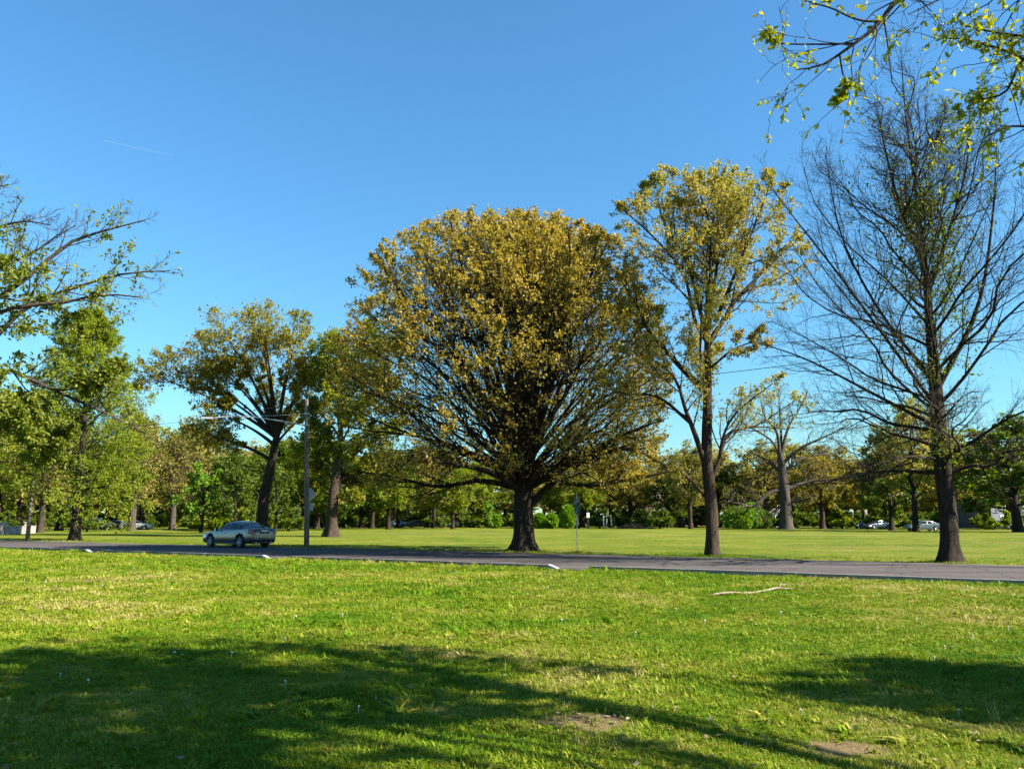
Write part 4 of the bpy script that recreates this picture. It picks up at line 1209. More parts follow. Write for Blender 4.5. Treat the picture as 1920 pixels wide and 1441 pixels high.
MARKS = [(-0.56, "the pale stone wall"), (-0.44, "the feathery pyramidal tree"), (-0.33, "the pale twiggy trees"), (-0.25, "the leaning oak"), (-0.17, "the green roadside tree"), (-0.08, "the great oak's low limb"), (0.03, "the great oak's trunk"), (0.12, "the green road sign"), (0.21, "the great oak's outer twigs"), (0.28, "the slender gold-green tree"), (0.36, "the gnarled oak"), (0.44, "the ochre forked tree"), (0.52, "the bare tree"), (9.0, "the big deep green tree")]
def beside(x, y):
    return next(m for a, m in MARKS if x / y < a)
def place(kind, x, y, s=1.0, sz=None, rz=None, label=None, group=None):
    o = protos[kind]
    if kind in used:
        o = copy_tree(o)
    used.add(kind)
    o.location = (x, y, 0)
    o.scale = (s * 1.22, s * 1.22, sz if sz else s)
    o.rotation_euler = (0, 0, rz if rz is not None else rng.uniform(0, 6.283))
    if not label:
        look = base_label[kind][0].split(" in the row")[0].split(" at the foot")[0].split(" on the lawn")[0]
        row = "among the first trees" if y < 160 else "in the first row" if y < 180 else "in the second row" if y < 207 else "in the third row" if y < 237 else "in the last row"
        if "shrub" in look:
            row = "under the front trees" if y < 185 else "deep in the trees"
        label = look + " " + row + ", beyond " + beside(x, y)
    o["label"] = label
    o["group"] = group or base_label[kind][1]
    return o

# single trees one can point to
place("twig", -53.4, 121.3, 1.0, 1.0, 0.4, "pale twiggy tan tree on the lawn between the feathery tree and the leaning oak", "pale twiggy trees")
place("twig", -52.6, 134.0, 0.92, 0.9, 2.0, "pale twiggy tan tree standing behind another twiggy tree", "pale twiggy trees")
place("olive", -57.9, 106.2, 0.95, 0.95, 1.0, "olive tan tree at the end of the pale stone wall")
place("rust", 53.8, 149.8, 0.95, 1.0, 0.3, "ochre tree with a short forked trunk near the gnarled oak")
place("dark", 55.9, 127.4, 0.85, 1.02, 0.8, "dark leaved tree in front of the parked pale hatchback")
place("gold", 55.3, 118.5, 0.95, 1.18, 0.2, "tall yellow green tree in front of the parked grey sedan")
place("dark", 64.8, 110.8, 1.42, 1.02, 2.6, "dense deep green tree in front of the blue grey house")
place("green", -25.1, 155.0, 0.9, 0.9, 0.5, "bright green tree with a broad dark trunk between roadside tree and great oak")
place("dark", -28.0, 160.0, 0.9, 0.9, 1.5, "deep green tree beside the broad dark trunk behind the great oak")
place("gold", -14.2, 158.0, 0.85, 0.85, 2.5, "yellow green tree behind the long low limb of the great oak")
place("olive", 31.0, 150.0, 0.9, 0.9, 2.2, "olive tree behind the slender roadside tree")
place("green", 12.0, 160.0, 0.95, 0.8, 3.2, "bright green tree behind the green road sign")
# the rows behind
rb = np.random.default_rng(90)
kinds_l = ["green", "dark", "gold", "olive", "green", "dark"]
kinds_r = ["gold", "rust", "olive", "dark", "green", "rust", "gold"]
for row, (Y, step, s0) in enumerate(((168, 10.5, 0.92), (192, 9.5, 1.0), (222, 9.5, 1.12), (250, 10.0, 1.22))):
    half = Y * 0.70
    X = -half
    while X < half:
        f = X / half
        kd = (kinds_l if f < 0.05 else kinds_r)[rb.integers(0, 6)]
        yy = Y + rb.uniform(-6, 6)
        hs = s0 * rb.uniform(0.82, 1.12)
        if -0.05 < f < 0.45:
            hs *= 0.9
        if f < -0.3:
            hs *= 1.22
        if not (row == 0 and rb.uniform() < 0.25):
            place(kd, X + rb.uniform(-2, 2), yy, hs * rb.uniform(0.95, 1.15), hs)
        X += step * rb.uniform(0.8, 1.2)
# trees close by on the left flank, right of the pyramidal tree and behind the sedan
for (k, x, y, s, sz) in (("gold", -71, 118, 1.1, 1.2), ("green", -66, 126, 1.05, 1.15), ("green", -79, 112, 1.1, 1.3), ("gold", -62, 96, 0.62, 0.75), ("olive", -84, 130, 1.2, 1.4), ("green", -60, 140, 1.1, 1.15), ("green", -74, 124, 1.2, 1.35), ("gold", -64, 112, 0.8, 0.8), ("olive", -56, 152, 1.2, 1.15), ("green", -76, 104, 0.9, 1.0), ("dark", -45, 138, 0.9, 0.85), ("dark", -38, 128, 0.85, 0.75), ("green", -33, 136, 0.9, 0.9), ("dark", -27, 130, 0.85, 0.8), ("green", -20, 140, 0.9, 0.8), ("dark", -48, 148, 1.0, 0.9), ("green", -10, 146, 0.8, 0.7)):
    place(k, x, y, s, sz)
for (k, x, y, s, sz) in (("rust", 33, 168, 1.3, 1.15), ("gold", 41, 172, 1.3, 1.05), ("olive", 49, 166, 1.3, 1.0), ("rust", 60, 164, 1.35, 1.25), ("gold", 68, 158, 1.3, 1.0), ("olive", 76, 150, 1.3, 1.05), ("rust", 24, 176, 1.3, 1.1), ("gold", 14, 172, 1.3, 0.9), ("rust", 70, 140, 1.15, 1.1), ("green", 84, 146, 1.2, 0.9), ("gold", 92, 150, 1.3, 1.0), ("olive", 58, 178, 1.4, 1.1), ("gold", 2, 178, 1.3, 0.9), ("green", -8, 172, 1.3, 0.85), ("olive", -16, 176, 1.3, 0.95), ("gold", -34, 150, 1.3, 0.9)):
    place(k, x, y, s, sz)
for (x, y, s) in ((80, 138, 1.3), (83.5, 139, 1.2), (87, 141, 1.4), (91, 146, 1.5), (75, 137, 1.2), (-14, 160, 1.5), (2, 158, 1.4), (16, 158, 1.6), (23, 156, 1.5), (27, 158, 1.6)):
    place("lbush" if s < 1.45 else "bush", x, y, s)
# shrubs at the foot of the rows close the view under the crowns
for iX, X in enumerate(np.concatenate([np.arange(-112, 118, 3.2), np.arange(-113, 118, 3.6)])):
    Y = 166 + rb.uniform(-4, 14) if iX < 72 else 200 + rb.uniform(-8, 10)
    s = rb.uniform(0.8, 1.5) * (1.0 if Y < 185 else 1.7)
    if rb.uniform() < 0.12:
        continue
    place("bush" if rb.uniform() < 0.62 else "lbush", float(X * Y / 165), Y, s * 1.25, s)
for (x, y, s) in ((-44, 122, 1.4), (-41, 119, 1.5), (-37.5, 121, 1.6), (-34, 118, 1.5), (-31, 120, 1.4), (-62, 104, 1.2), (-66, 108, 1.4), (-55, 112, 1.0), (-72, 104, 1.5), (50, 156, 1.3), (61, 131, 1.2), (58, 152, 1.5), (63, 148, 1.6)):
    place("bush" if s < 1.45 else "lbush", x, y, s)

# layered small trees behind the car
def layered(name, x, y, seed, label):
    r = np.random.default_rng(seed)
    lobes = []
    for k in range(16):
        f = (k + 0.5) / 16
        az = k * 2.399
        q = 3.6 * (1 - 0.45 * f) * r.uniform(0.4, 1)
        lobes.append((q * math.cos(az), q * math.sin(az), 2.2 + 5.6 * f, r.uniform(1.3, 1.9)))
    return tree(name, (x, y, 0), [(0, 0, 0), (0.1, 0, 1.6), (0, 0, 5)], [0.2, 0.17, 0.08], lobe_limbs([(0, 0, 1.0), (0, 0, 2.5), (0, 0, 5)], lobes, r, 0.08, 0.0), lobe_levels(lobes, 0.26, 0.8, 0.007),
                [dict(per=2.6, size=0.26, droop=0.0, asp=0.65, level=3), dict(per=2.0, size=0.26, droop=0.0, asp=0.65, level=2)], label, "layered trees behind the car", "bark", "box_leaf" if seed % 2 else "dark_leaf", 0.2, 0.2, False, seed, sides=(5, 3, 3, 3), nlimb=8, tk=10)
layered("layered_tree", -37.0, 103.0, 201, "small tree with flat bright green leaf layers beside the leaning oak")
layered("layered_tree", -32.5, 101.0, 202, "small dark green tree with flat leaf layers behind the silver car")
layered("layered_tree", -29.0, 106.0, 204, "small dark green layered tree tucked behind the leaning oak trunk")

# small conical bright green tree out on the field
cl = [(0.5 * math.cos(a), 0.5 * math.sin(a), 0.9 + 0.55 * k, 1.35 - 0.15 * k) for k, a in enumerate(np.arange(7) * 2.4)]
tree("young_tree", (-4.2, 152.0, 0), [(0, 0, 0), (0, 0, 1.2), (0, 0, 3.6)], [0.1, 0.09, 0.04], lobe_limbs([(0, 0, 0.6), (0, 0, 3.4)], cl, r_l, 0.05, 0.05), lobe_levels(cl, 1.1, 0.8, 0.006),
     [dict(per=2.6, size=0.26, asp=0.6, level=3), dict(per=2.6, size=0.26, asp=0.6, level=2)], "young conical bright green tree at the far edge of the field", None, "bark", "box_leaf", 0.2, 0.2, False, 77, sides=(4, 3, 3, 3), nlimb=6, tk=8)

# clipped round shrubs
def clipped(x, y, w, h, seed, label):
    r = np.random.default_rng(seed)
    root = empty("clipped_shrub", (x, y, 0)); tag(root, label, "shrub", "clipped round shrubs")
    n = 3600
    d = unit(r.normal(0, 1, (n, 3))); d[:, 2] = np.where(d[:, 2] < -0.85, -d[:, 2], d[:, 2])
    bump = 1 + 0.14 * np.sin(d[:, 0] * 7 + seed) * np.sin(d[:, 2] * 6 + seed * 2) + 0.10 * np.sin(d[:, 1] * 11 + d[:, 2] * 9)
    pos = np.stack([d[:, 0] * w / 2, d[:, 1] * w / 2, h / 2 + d[:, 2] * h / 2], 1) * np.stack([bump, bump, np.ones(n)], 1) * r.uniform(0.86, 1.0, (n, 1))
    pos[:, 2] = np.maximum(pos[:, 2], 0.05)
    D = unit(d + r.normal(0, 0.7, (n, 3))); S = unit(np.cross(D, r.normal(0, 1, (n, 3)))); Nn = np.cross(S, D)
    V, F = leaf_quads(pos, D, S, Nn, r.uniform(0.2, 0.42, n), 0.7)
    me = np_mesh("foliage", V, [F], False); me.materials.append(M["box_leaf"])
    o = link(bpy.data.objects.new("foliage", me), root); o["kind"] = "stuff"
    mb = MB()
    for k in range(5):
        a = k * 1.26
        mb.tube([(0.1 * math.cos(a), 0.1 * math.sin(a), -0.02), (0.3 * w * math.cos(a) * 0.5, 0.3 * w * math.sin(a) * 0.5, h * 0.4), (0.36 * w * math.cos(a), 0.36 * w * math.sin(a), h * 0.75)], [0.05, 0.035, 0.012], 5)
    mb.build("stem", M["bark"], root, True)
    return root
clipped(37.3, 143, 5.2, 3.7, 1, "large clipped round shrub, widest in the row beside the gnarled oak")
clipped(39.6, 146, 4.0, 4.1, 2, "tall clipped shrub in the middle of the row by the gnarled oak")
clipped(41.4, 149, 3.8, 4.4, 3, "tall clipped shrub behind the thin signpost near the gnarled oak")
clipped(43.2, 150, 3.6, 3.2, 4, "clipped shrub half hidden by the gnarled oak trunk")
clipped(4.9, 152, 1.7, 2.6, 5, "narrow clipped shrub next to the great oak trunk")
clipped(7.0, 154, 2.2, 2.6, 6, "dark rounded shrub second from the great oak trunk")
clipped(9.7, 150, 2.6, 4.0, 7, "tall pointed bright shrub between the great oak and the green road sign")
clipped(-3.0, 158, 2.0, 2.4, 8, "small round shrub tucked behind the great oak trunk")

# ------------------------------------------------------------------ vehicles
def cr(a, f):
    """Catmull-Rom upsampling of rows"""
    return resample(a.reshape(len(a), -1), (len(a) - 1) * f + 1).reshape(-1, *a.shape[1:])

def paint(name, c, metal=0.75, rough=0.28):
    return plain(name, c, rough, metal, 0.03, 2.0, 0, 0.8)

M["silver"] = paint("silver_paint", (0.105, 0.112, 0.12), 0.85, 0.26)
M["glass"] = plain("tinted_glass", (0.012, 0.014, 0.016), 0.04, 0, 0.1)
M["glass"].node_tree.nodes["Principled BSDF"].inputs["Specular IOR Level"].default_value = 0.28
M["rubber"] = plain("tyre_rubber", (0.012, 0.012, 0.013), 0.8, 0, 0.2)
M["alloy"] = plain("alloy_wheel", (0.38, 0.39, 0.40), 0.35, 0.9, 0.05)
M["trim"] = plain("black_trim", (0.015, 0.015, 0.016), 0.5, 0, 0.1)
M["tail"] = plain("red_lens", (0.30, 0.008, 0.008), 0.12, 0, 0.1, 6, 0, 0.5)
M["lens"] = plain("clear_lens", (0.6, 0.62, 0.65), 0.1, 0.2, 0.05)
M["chrome"] = plain("chrome", (0.75, 0.76, 0.78), 0.12, 1.0, 0.03)
M["plate"] = plain("licence_plate", (0.10, 0.12, 0.16), 0.5, 0, 0.2, 20)

SEDAN = [  # x, half width, bottom, shoulder, top
    (-2.46, .50, .46, .76, .80), (-2.44, .72, .38, .86, .93), (-2.36, .82, .30, .97, 1.07), (-2.15, .87, .25, 1.00, 1.10), (-1.75, .895, .22, .99, 1.09), (-1.2, .90, .20, .96, 1.03),
    (-0.4, .90, .20, .93, .98), (0.4, .90, .20, .90, .96), (1.0, .90, .20, .87, .97), (1.35, .89, .21, .85, .96), (1.8, .88, .22, .80, .90), (2.2, .84, .24, .73, .81), (2.42, .73, .30, .63, .69), (2.48, .48, .38, .54, .57)]
PICKUP = [
    (-2.75, .78, .50, .95, .98), (-2.73, .92, .42, 1.05, 1.08), (-2.5, .95, .38, 1.07, 1.09), (-1.6, .95, .36, 1.07, 1.09), (-0.9, .95, .34, 1.07, 1.09), (0.0, .95, .34, 1.08, 1.10), (0.9, .95, .34, 1.06, 1.12),
    (1.4, .94, .36, 1.02, 1.10), (2.0, .93, .38, 0.99, 1.06), (2.5, .90, .40, .93, .98), (2.68, .82, .44, .82, .86), (2.72, .6, .5, .74, .76)]

def body_grid(st):
    G = []
    for x, w, zb, zs, zt in st:
        h = zs - zb
        G.append([(x, 0, zb), (x, .80 * w, zb), (x, .95 * w, zb + .05), (x, .995 * w, zb + .28 * h), (x, w, zb + .62 * h), (x, .965 * w, zs - .01), (x, .90 * w, zs + .02 + .25 * (zt - zs)), (x, .5 * w, zt), (x, 0, zt + .005)])
    G = np.array(G, float)
    G = cr(G, 4)
    G = np.swapaxes(cr(np.swapaxes(G, 0, 1), 4), 0, 1)
    return G            # (S, K, 3), left half (y>0)

def full_mesh(G):
    S, K, _ = G.shape
    Mi = G[:, ::-1][:, 1:-1] * np.array([1, -1, 1])
    A = np.concatenate([G, Mi], 1)
    k = A.shape[1]
    s, i = np.meshgrid(np.arange(S - 1), np.arange(k), indexing='ij')
    j = (i + 1) % k
    F = np.stack([s * k + i, (s + 1) * k + i, (s + 1) * k + j, s * k + j], -1).reshape(-1, 4)
    return A.reshape(-1, 3), F, [list(range(k)), [(S - 1) * k + i for i in range(k)][::-1]]

def patch(G, s0, s1, k0, k1, off, mirror=False):
    """piece of a gridded skin lifted off it by a few millimetres, with folded edges"""
    g = G[s0:s1 + 1, k0:k1 + 1].copy()
    du = np.gradient(g, axis=0); dv = np.gradient(g, axis=1)
    n = unit(np.cross(dv, du))
    c = np.array([g[..., 0].mean(), 0, 0.5])
    if ((g - c) * n).sum() < 0:
        n = -n
    o = g + n * off
    a, b = g.shape[:2]
    V = np.concatenate([o.reshape(-1, 3), (g - n * 0.004).reshape(-1, 3)])
    i, j = np.meshgrid(np.arange(a - 1), np.arange(b - 1), indexing='ij')
    q = (i * b + j).ravel()
    F = [np.stack([q, q + 1, q + b + 1, q + b], 1)]
    bd = [(0, jj) for jj in range(b)] + [(ii, b - 1) for ii in range(1, a)] + [(a - 1, jj) for jj in range(b - 2, -1, -1)] + [(ii, 0) for ii in range(a - 2, 0, -1)]
    e = np.array([x * b + y for x, y in bd])
    F.append(np.stack([e, np.roll(e, -1), np.roll(e, -1) + a * b, e + a * b], 1))
    if mirror:
        V = V * np.array([1, -1, 1])
    return V, F

def obj_patch(name, mat, root, V, F):
    return MB().add(V, F).build(name, mat, root, True)

def cabin_grid(prof, wb, wt, zb, nx=49, nv=25):
    """prof: (x, roof height) line; returns the left half of the greenhouse skin"""
    px = np.array([p[0] for p in prof]); pz = np.array([p[1] for p in prof])
    c = resample(np.stack([px, pz], 1), nx)
    G = np.zeros((nx, nv, 3))
    for i, (x, zc) in enumerate(c):
        h = max(zc - zb, 0.02)
        e = min(1.0, h / 0.25)
        for j in range(nv):
            v = j / (nv - 1)
            if v < .55:
                t = v / .55
                y = wb - (wb - wt - (1 - e) * 0.12) * t; z = zb + h * .84 * t
            else:
                a = (v - .55) / .45 * math.pi / 2
                y = (wt + (1 - e) * 0.12) * math.cos(a); z = zb + h * (.84 + .16 * math.sin(a))
            G[i, j] = (x, y, z)
    return G

def wheel(root, x, y, rad, w=0.23):
    sgn = 1 if y > 0 else -1
    wh = bpy.data.objects.new("wheel", None); link(wh, root); wh.location = (x, y, rad)
    k = 28
    a = np.arange(k) * 2 * math.pi / k
    prof = [(-w / 2, .70), (-w / 2, .93), (-w / 2 + .03, 1.0), (w / 2 - .03, 1.0), (w / 2, .93), (w / 2, .70)]
    V = np.array([[(rad * q * math.cos(b), p, rad * q * math.sin(b)) for b in a] for p, q in prof]).reshape(-1, 3)
    F = [(m * k + i, m * k + (i + 1) % k, (m + 1) * k + (i + 1) % k, (m + 1) * k + i) for m in range(5) for i in range(k)]
    MB().add(V, [F]).build("tyre", M["rubber"], wh, True)
    mb = MB()
    yo = sgn * (w / 2 - 0.02)
    rim = [(yo - sgn * .05, .70), (yo, .70), (yo + sgn * .012, .66), (yo - sgn * .02, .62)]
    V = np.array([[(rad * q * math.cos(b), p, rad * q * math.sin(b)) for b in a] for p, q in rim]).reshape(-1, 3)
    F = [(m * k + i, m * k + (i + 1) % k, (m + 1) * k + (i + 1) % k, (m + 1) * k + i) for m in range(3) for i in range(k)]
    mb.add(V, [F])
    for s in range(7):
        b = s * 2 * math.pi / 7
        mb.tube([(rad * .06 * math.cos(b), yo - sgn * .01, rad * .06 * math.sin(b)), (rad * .66 * math.cos(b), yo - sgn * .02, rad * .66 * math.sin(b))], [.035, .026], 5)
    mb.tube([(0, yo - sgn * .05, 0), (0, yo + sgn * .015, 0)], [.06, .05], 12)
    mb.build("rim", M["alloy"], wh, True)
    mb = MB(); mb.tube([(0, yo - sgn * .10, 0), (0, yo - sgn * .085, 0)], [rad * .62, rad * .62], 20)
    mb.build("brake_disc", M["trim"], wh, False)

def make_car(name, label, st, prof, wb, wt, zb, wheels, wr, mat, group=None, pickup=False):
    root = empty(name); tag(root, label, "pickup truck" if pickup else "car", group)
    G = body_grid(st)
    V, F, caps = full_mesh(G)
    me = np_mesh("body", V, [F, np.array(caps)], True)
    bpy_o = bpy.data.objects.new("body", me)
    col.objects.link(bpy_o)
    cut = MB()
    for wx in wheels:
        for sgn in (1, -1):
            cut.tube([(wx, sgn * 0.55, wr + .02), (wx, sgn * 1.3, wr + .02)], [wr + .075] * 2, 28)
    co = cut.build("arch_cut", None)
    md = bpy_o.modifiers.new("arches", 'BOOLEAN'); md.object = co; md.operation = 'DIFFERENCE'; md.solver = 'EXACT'
    dg = bpy.context.evaluated_depsgraph_get()
    me2 = bpy.data.meshes.new_from_object(bpy_o.evaluated_get(dg))
    me2.name = "body"
    bpy_o.modifiers.clear()
    bpy_o.data = me2
    bpy.data.objects.remove(co)
    me2.materials.clear(); me2.materials.append(mat)
    bpy_o.parent = root
    C = cabin_grid(prof, wb, wt, zb)
    mi = C[:, ::-1][:, 1:] * np.array([1, -1, 1])
    A = np.concatenate([C, mi], 1)
    a, b = A.shape[:2]
    i, j = np.meshgrid(np.arange(a - 1), np.arange(b - 1), indexing='ij')
    q = (i * b + j).ravel()
    mb = MB().add(A.reshape(-1, 3), [np.stack([q, q + 1, q + b + 1, q + b], 1)])
    mb.build("cabin", mat, root, True)
    X = C[:, 0, 0]
    def ix(x):
        return int(np.argmin(np.abs(X - x)))
    def glass(x0, x1, k0, k1, nm):
        s0, s1 = sorted((ix(x0), ix(x1)))
        for mir in (False, True):
            obj_patch(nm, M["glass"], root, *patch(C, s0, s1, k0, k1, 0.006, mir))
    if pickup:
        glass(0.86, 0.02, 2, 11, "side_window"); glass(-0.06, -0.78, 2, 11, "side_window")
        s0, s1 = sorted((ix(1.45), ix(0.95)))
        full = np.concatenate([C, mi], 1)
        obj_patch("windshield", M["glass"], root, *patch(full, s0, s1, 14, full.shape[1] - 15, 0.006))
        mb = MB(); mb.box((-1.85, 0, 1.075), (1.55, 1.6, 0.05)); mb.build("bed", M["trim"], root)
        mb = MB(); mb.box((-2.755, 0, .55), (.10, 1.7, .16)); mb.build("bumper", M["chrome"], root)
    else:
        glass(0.78, -0.26, 2, 12, "side_window"); glass(-0.33, -1.02, 2, 12, "side_window"); glass(-1.06, -1.42, 3, 11, "quarter_window")
        full = np.concatenate([C, mi], 1)
        s0, s1 = sorted((ix(-1.22), ix(-1.88)))
        obj_patch("rear_window", M["glass"], root, *patch(full, s0, s1, 14, full.shape[1] - 15, 0.006))
        s0, s1 = sorted((ix(1.05), ix(0.42)))
        obj_patch("windshield", M["glass"], root, *patch(full, s0, s1, 14, full.shape[1] - 15, 0.006))
    # lamps
    for mir in (False, True):
        if pickup:
            obj_patch("tail_light", M["tail"], root, *patch(G, 2, 7, 13, 20, 0.008, mir))
        else:
            obj_patch("tail_light", M["tail"], root, *patch(G, 2, 12, 17, 24, 0.010, mir))
        S = len(G)
        obj_patch("headlight", M["lens"], root, *patch(G, S - 12, S - 5, 15, 20, 0.008, mir))
    # rear fascia
    zx = st[0][0]
    if not pickup:
        mb = MB(); mb.box((zx + .015, 0, .64), (.05, 1.30, .13)); mb.build("rear_bumper", mat, root)
        mb = MB(); mb.box((zx + .01, 0, .84), (.05, .60, .15)); mb.build("plate_recess", M["trim"], root)
        mb = MB(); mb.box((zx - .017, 0, .835), (.012, .31, .13)); mb.build("licence_plate", M["plate"], root)
        mb = MB(); mb.box((zx + .012, 0, .935), (.05, .5, .018)); mb.build("trunk_trim", M["chrome"], root)
        mb = MB(); mb.box((zx + .16, 0, .33), (.22, 1.45, .14)); mb.build("rear_valance", M["trim"], root)
        for sy in (-.5, .5):
            mb = MB(); mb.tube([(zx + .2, sy, .26), (zx + .02, sy, .26)], .045, 10); mb.build("exhaust", M["chrome"], root, True)
    for sy in (-1, 1):
        mb = MB(); mx = 0.72 if not pickup else 0.9; mz = zb + .06
        mb.add(np.array([(mx - .07, sy * .90, mz - .05), (mx + .10, sy * .92, mz - .03), (mx + .10, sy * 1.06, mz - .02), (mx - .07, sy * 1.09, mz - .05), (mx - .07, sy * .90, mz + .08), (mx + .08, sy * .92, mz + .06), (mx + .08, sy * 1.05, mz + .06), (mx - .07, sy * 1.08, mz + .09)]), [[(0, 3, 2, 1), (4, 5, 6, 7), (0, 1, 5, 4), (1, 2, 6, 5), (2, 3, 7, 6), (3, 0, 4, 7)]])
        mb.build("mirror", mat, root)
        for hx in ((0.02, -0.95) if not pickup else (0.1, -0.7)):
            mb = MB(); mb.box((hx, sy * .90, zb - .13), (.20, .05, .03)); mb.build("door_handle", mat, root)
        mb = MB(); mb.box((0.0, sy * .885, .235), (2.1, .06, .09)); mb.build("sill", M["trim"], root)
    for wx in wheels:
        for sgn in (1, -1):
            wheel(root, wx, sgn * (wb - .03 if not pickup else .83), wr)
    mb = MB(); mb.box((0, 0, .30), (4.0, 1.0, .16)); mb.build("underbody", M["trim"], root)
    return root

SED_PROF = [(1.22, .95), (0.95, 1.09), (0.55, 1.30), (0.15, 1.43), (-0.3, 1.485), (-0.75, 1.46), (-1.15, 1.38), (-1.6, 1.22), (-2.05, 1.06)]
sedan = make_car("silver_sedan", "silver four-door sedan driving along the road", SEDAN, SED_PROF, .83, .60, .93, (1.45, -1.42), .335, M["silver"])
hd = math.atan2(0.545, -0.8385) - R(5)
sedan.location = road_pt(-40.4, 33.25, 0.008); sedan.rotation_euler = (0, 0, hd)

def recolour(root, mat):
    for ch in root.children:
        for sl in ch.material_slots:
            if sl.material == M["silver"]:
                sl.link = 'OBJECT'; sl.material = mat
    return root
M["white_p"] = paint("white_paint", (0.50, 0.50, 0.49), 0.0, 0.3)
M["red_p"] = paint("red_paint", (0.36, 0.012, 0.012), 0.0, 0.3)
M["blue_p"] = paint("blue_paint", (0.03, 0.07, 0.28), 0.3, 0.3)
M["sky_p"] = paint("pale_blue_paint", (0.25, 0.38, 0.46), 0.3, 0.3)
M["grey_p"] = paint("grey_paint", (0.14, 0.17, 0.19), 0.6, 0.3)
M["dark_p"] = paint("black_paint", (0.02, 0.02, 0.022), 0.3, 0.3)
PG = "cars parked beyond the field"
def parked(x, y, deg, mat, nm, label):
    o = recolour(copy_tree(sedan), M[mat])
    o.name = nm
    tag(o, label, "car", PG)
    o.location = (x, y, 0.0); o.rotation_euler = (0, 0, R(deg))
    return o
parked(-36.8, 164, 160, "red_p", "red_car", "red car parked beyond the field behind the utility pole")
parked(-40.6, 166, 20, "white_p", "white_car", "white car parked beyond the field next to the red car")
parked(-23.6, 174, 200, "sky_p", "pale_blue_car", "pale blue car parked beyond the field under the great oak's branches")
parked(-18.4, 170, 15, "dark_p", "black_car", "black car parked beside the pale blue car")
parked(-13.2, 178, 190, "white_p", "white_car", "white car half hidden by a dark trunk behind the great oak")
parked(11.2, 172, 200, "white_p", "white_car", "white car parked behind the brush pile")
parked(65.5, 160, 188, "blue_p", "blue_car", "blue car parked beyond the field under the ochre tree")
parked(60.0, 142, 200, "silver", "silver_hatchback", "pale silver car parked behind a dark trunk across the field")
parked(57.8, 121.8, 184, "grey_p", "grey_car", "dark grey sedan parked half behind the tall yellow green tree")
parked(78.5, 139, 172, "white_p", "white_car", "white car parked in front of the blue grey house")
parked(-59.0, 136, 5, "white_p", "white_car", "white car parked behind the pale twiggy tree")
parked(-64.5, 140, 178, "dark_p", "black_car", "black car parked near the white pickup truck")
PK_PROF = [(1.5, 1.09), (1.15, 1.38), (0.85, 1.70), (0.4, 1.80), (-0.2, 1.82), (-0.7, 1.79), (-0.9, 1.72), (-0.96, 1.09)]
pk = make_car("pickup_truck", "white pickup truck parked on the far lawn edge", PICKUP, PK_PROF, .90, .70, 1.07, (1.75, -1.75), .38, M["white_p"], PG, True)
pk.location = (-66.5, 138, 0); pk.rotation_euler = (0, 0, R(183))

# ------------------------------------------------------------------ poles, wires, signs
M["pole"] = bark("weathered_pole_wood", (0.085, 0.067, 0.050), (0.23, 0.19, 0.15), 0.8)
M["galv"] = plain("galvanised_steel", (0.42, 0.42, 0.42), 0.5, 0.2, 0.1, 8)
M["alu"] = plain("sign_back_aluminium", (0.32, 0.335, 0.355), 0.5, 0.3, 0.08, 6)
M["sign_green"] = plain("dark_green_sign", (0.010, 0.045, 0.038), 0.5, 0, 0.1, 5)
M["orange"] = plain("orange_sticker", (0.5, 0.16, 0.04), 0.6, 0, 0.1, 5)
M["white"] = plain("white_painted_metal", (0.75, 0.74, 0.72), 0.6, 0, 0.08, 5)
M["wire"] = plain("cable_sheath", (0.03, 0.03, 0.033), 0.7, 0, 0.1, 5)

P1 = np.array(road_pt(-36.6, 34.95))
P0 = P1 + np.array([-24.6, 15.6, 0])
P2 = P1 + np.array([33.6, -22.4, 0])
def utility_pole(p, label, arm, lean=(0, 0)):
    root = empty("utility_pole", tuple(p)); tag(root, label, "utility pole", "wooden poles along the road")
    mb = MB()
    mb.tube([(0, 0, -0.3), (lean[0] * .2, lean[1] * .2, 2.0), (lean[0] * .6, lean[1] * .6, 5.2), (lean[0], lean[1], 8.5)], [.155, .145, .125, .10], 14)
    mb.build("post", M["pole"], root, True)
    top = np.array([lean[0], lean[1], 8.5])
    mb = MB(); mb.box((lean[0], lean[1], 8.51), (.10, .10, .06)); mb.tube([(lean[0], lean[1], 8.3), (lean[0] - .16, lean[1], 8.32)], .03, 6); mb.build("insulator", M["trim"], root)
    if arm:
        mb = MB()
        b = np.array([lean[0] * .8 - .13, lean[1] * .8, 6.95])
        pts = resample([b, b + np.array([-1.3, -0.3, .22]), b + np.array([-2.8, -.6, .40]), b + np.array([-4.2, -.9, .40]), b + np.array([-5.0, -1.05, .30])], 16)
        mb.tube(pts, np.linspace(.042, .026, 16), 8)
        mb.build("lamp_arm", M["galv"], root, True)
        mb = MB()
        c = np.array([lean[0] * .88 - .12, lean[1] * .88, 7.62])
        mb.tube([c, (c + pts[9]) / 2 + np.array([0, 0, -.02]), pts[9] + np.array([0, 0, .05])], .014, 6)
        mb.build("brace", M["galv"], root, True)
        e = pts[-1]
        mb = MB(); mb.box(e + np.array([-.28, -.05, .0]), (.62, .24, .11), 0.2); mb.build("lamp_head", M["alu"], root)
        for z in (6.95, 7.62):
            mb = MB(); q = lean[0] * z / 8.5; mb.tube([(q, 0, z - .05), (q, 0, z + .05)], .165, 14); mb.build("clamp", M["galv"], root, True)
    return root
utility_pole(P1, "weathered wooden utility pole with a long curved lamp arm behind the car", True, (-0.32, 0.0))
utility_pole(P0, "bare wooden utility pole near the pale stone wall", False, (0.10, 0.05))
utility_pole(P2, "wooden utility pole farther along the road past the bare tree", False, (0, 0))
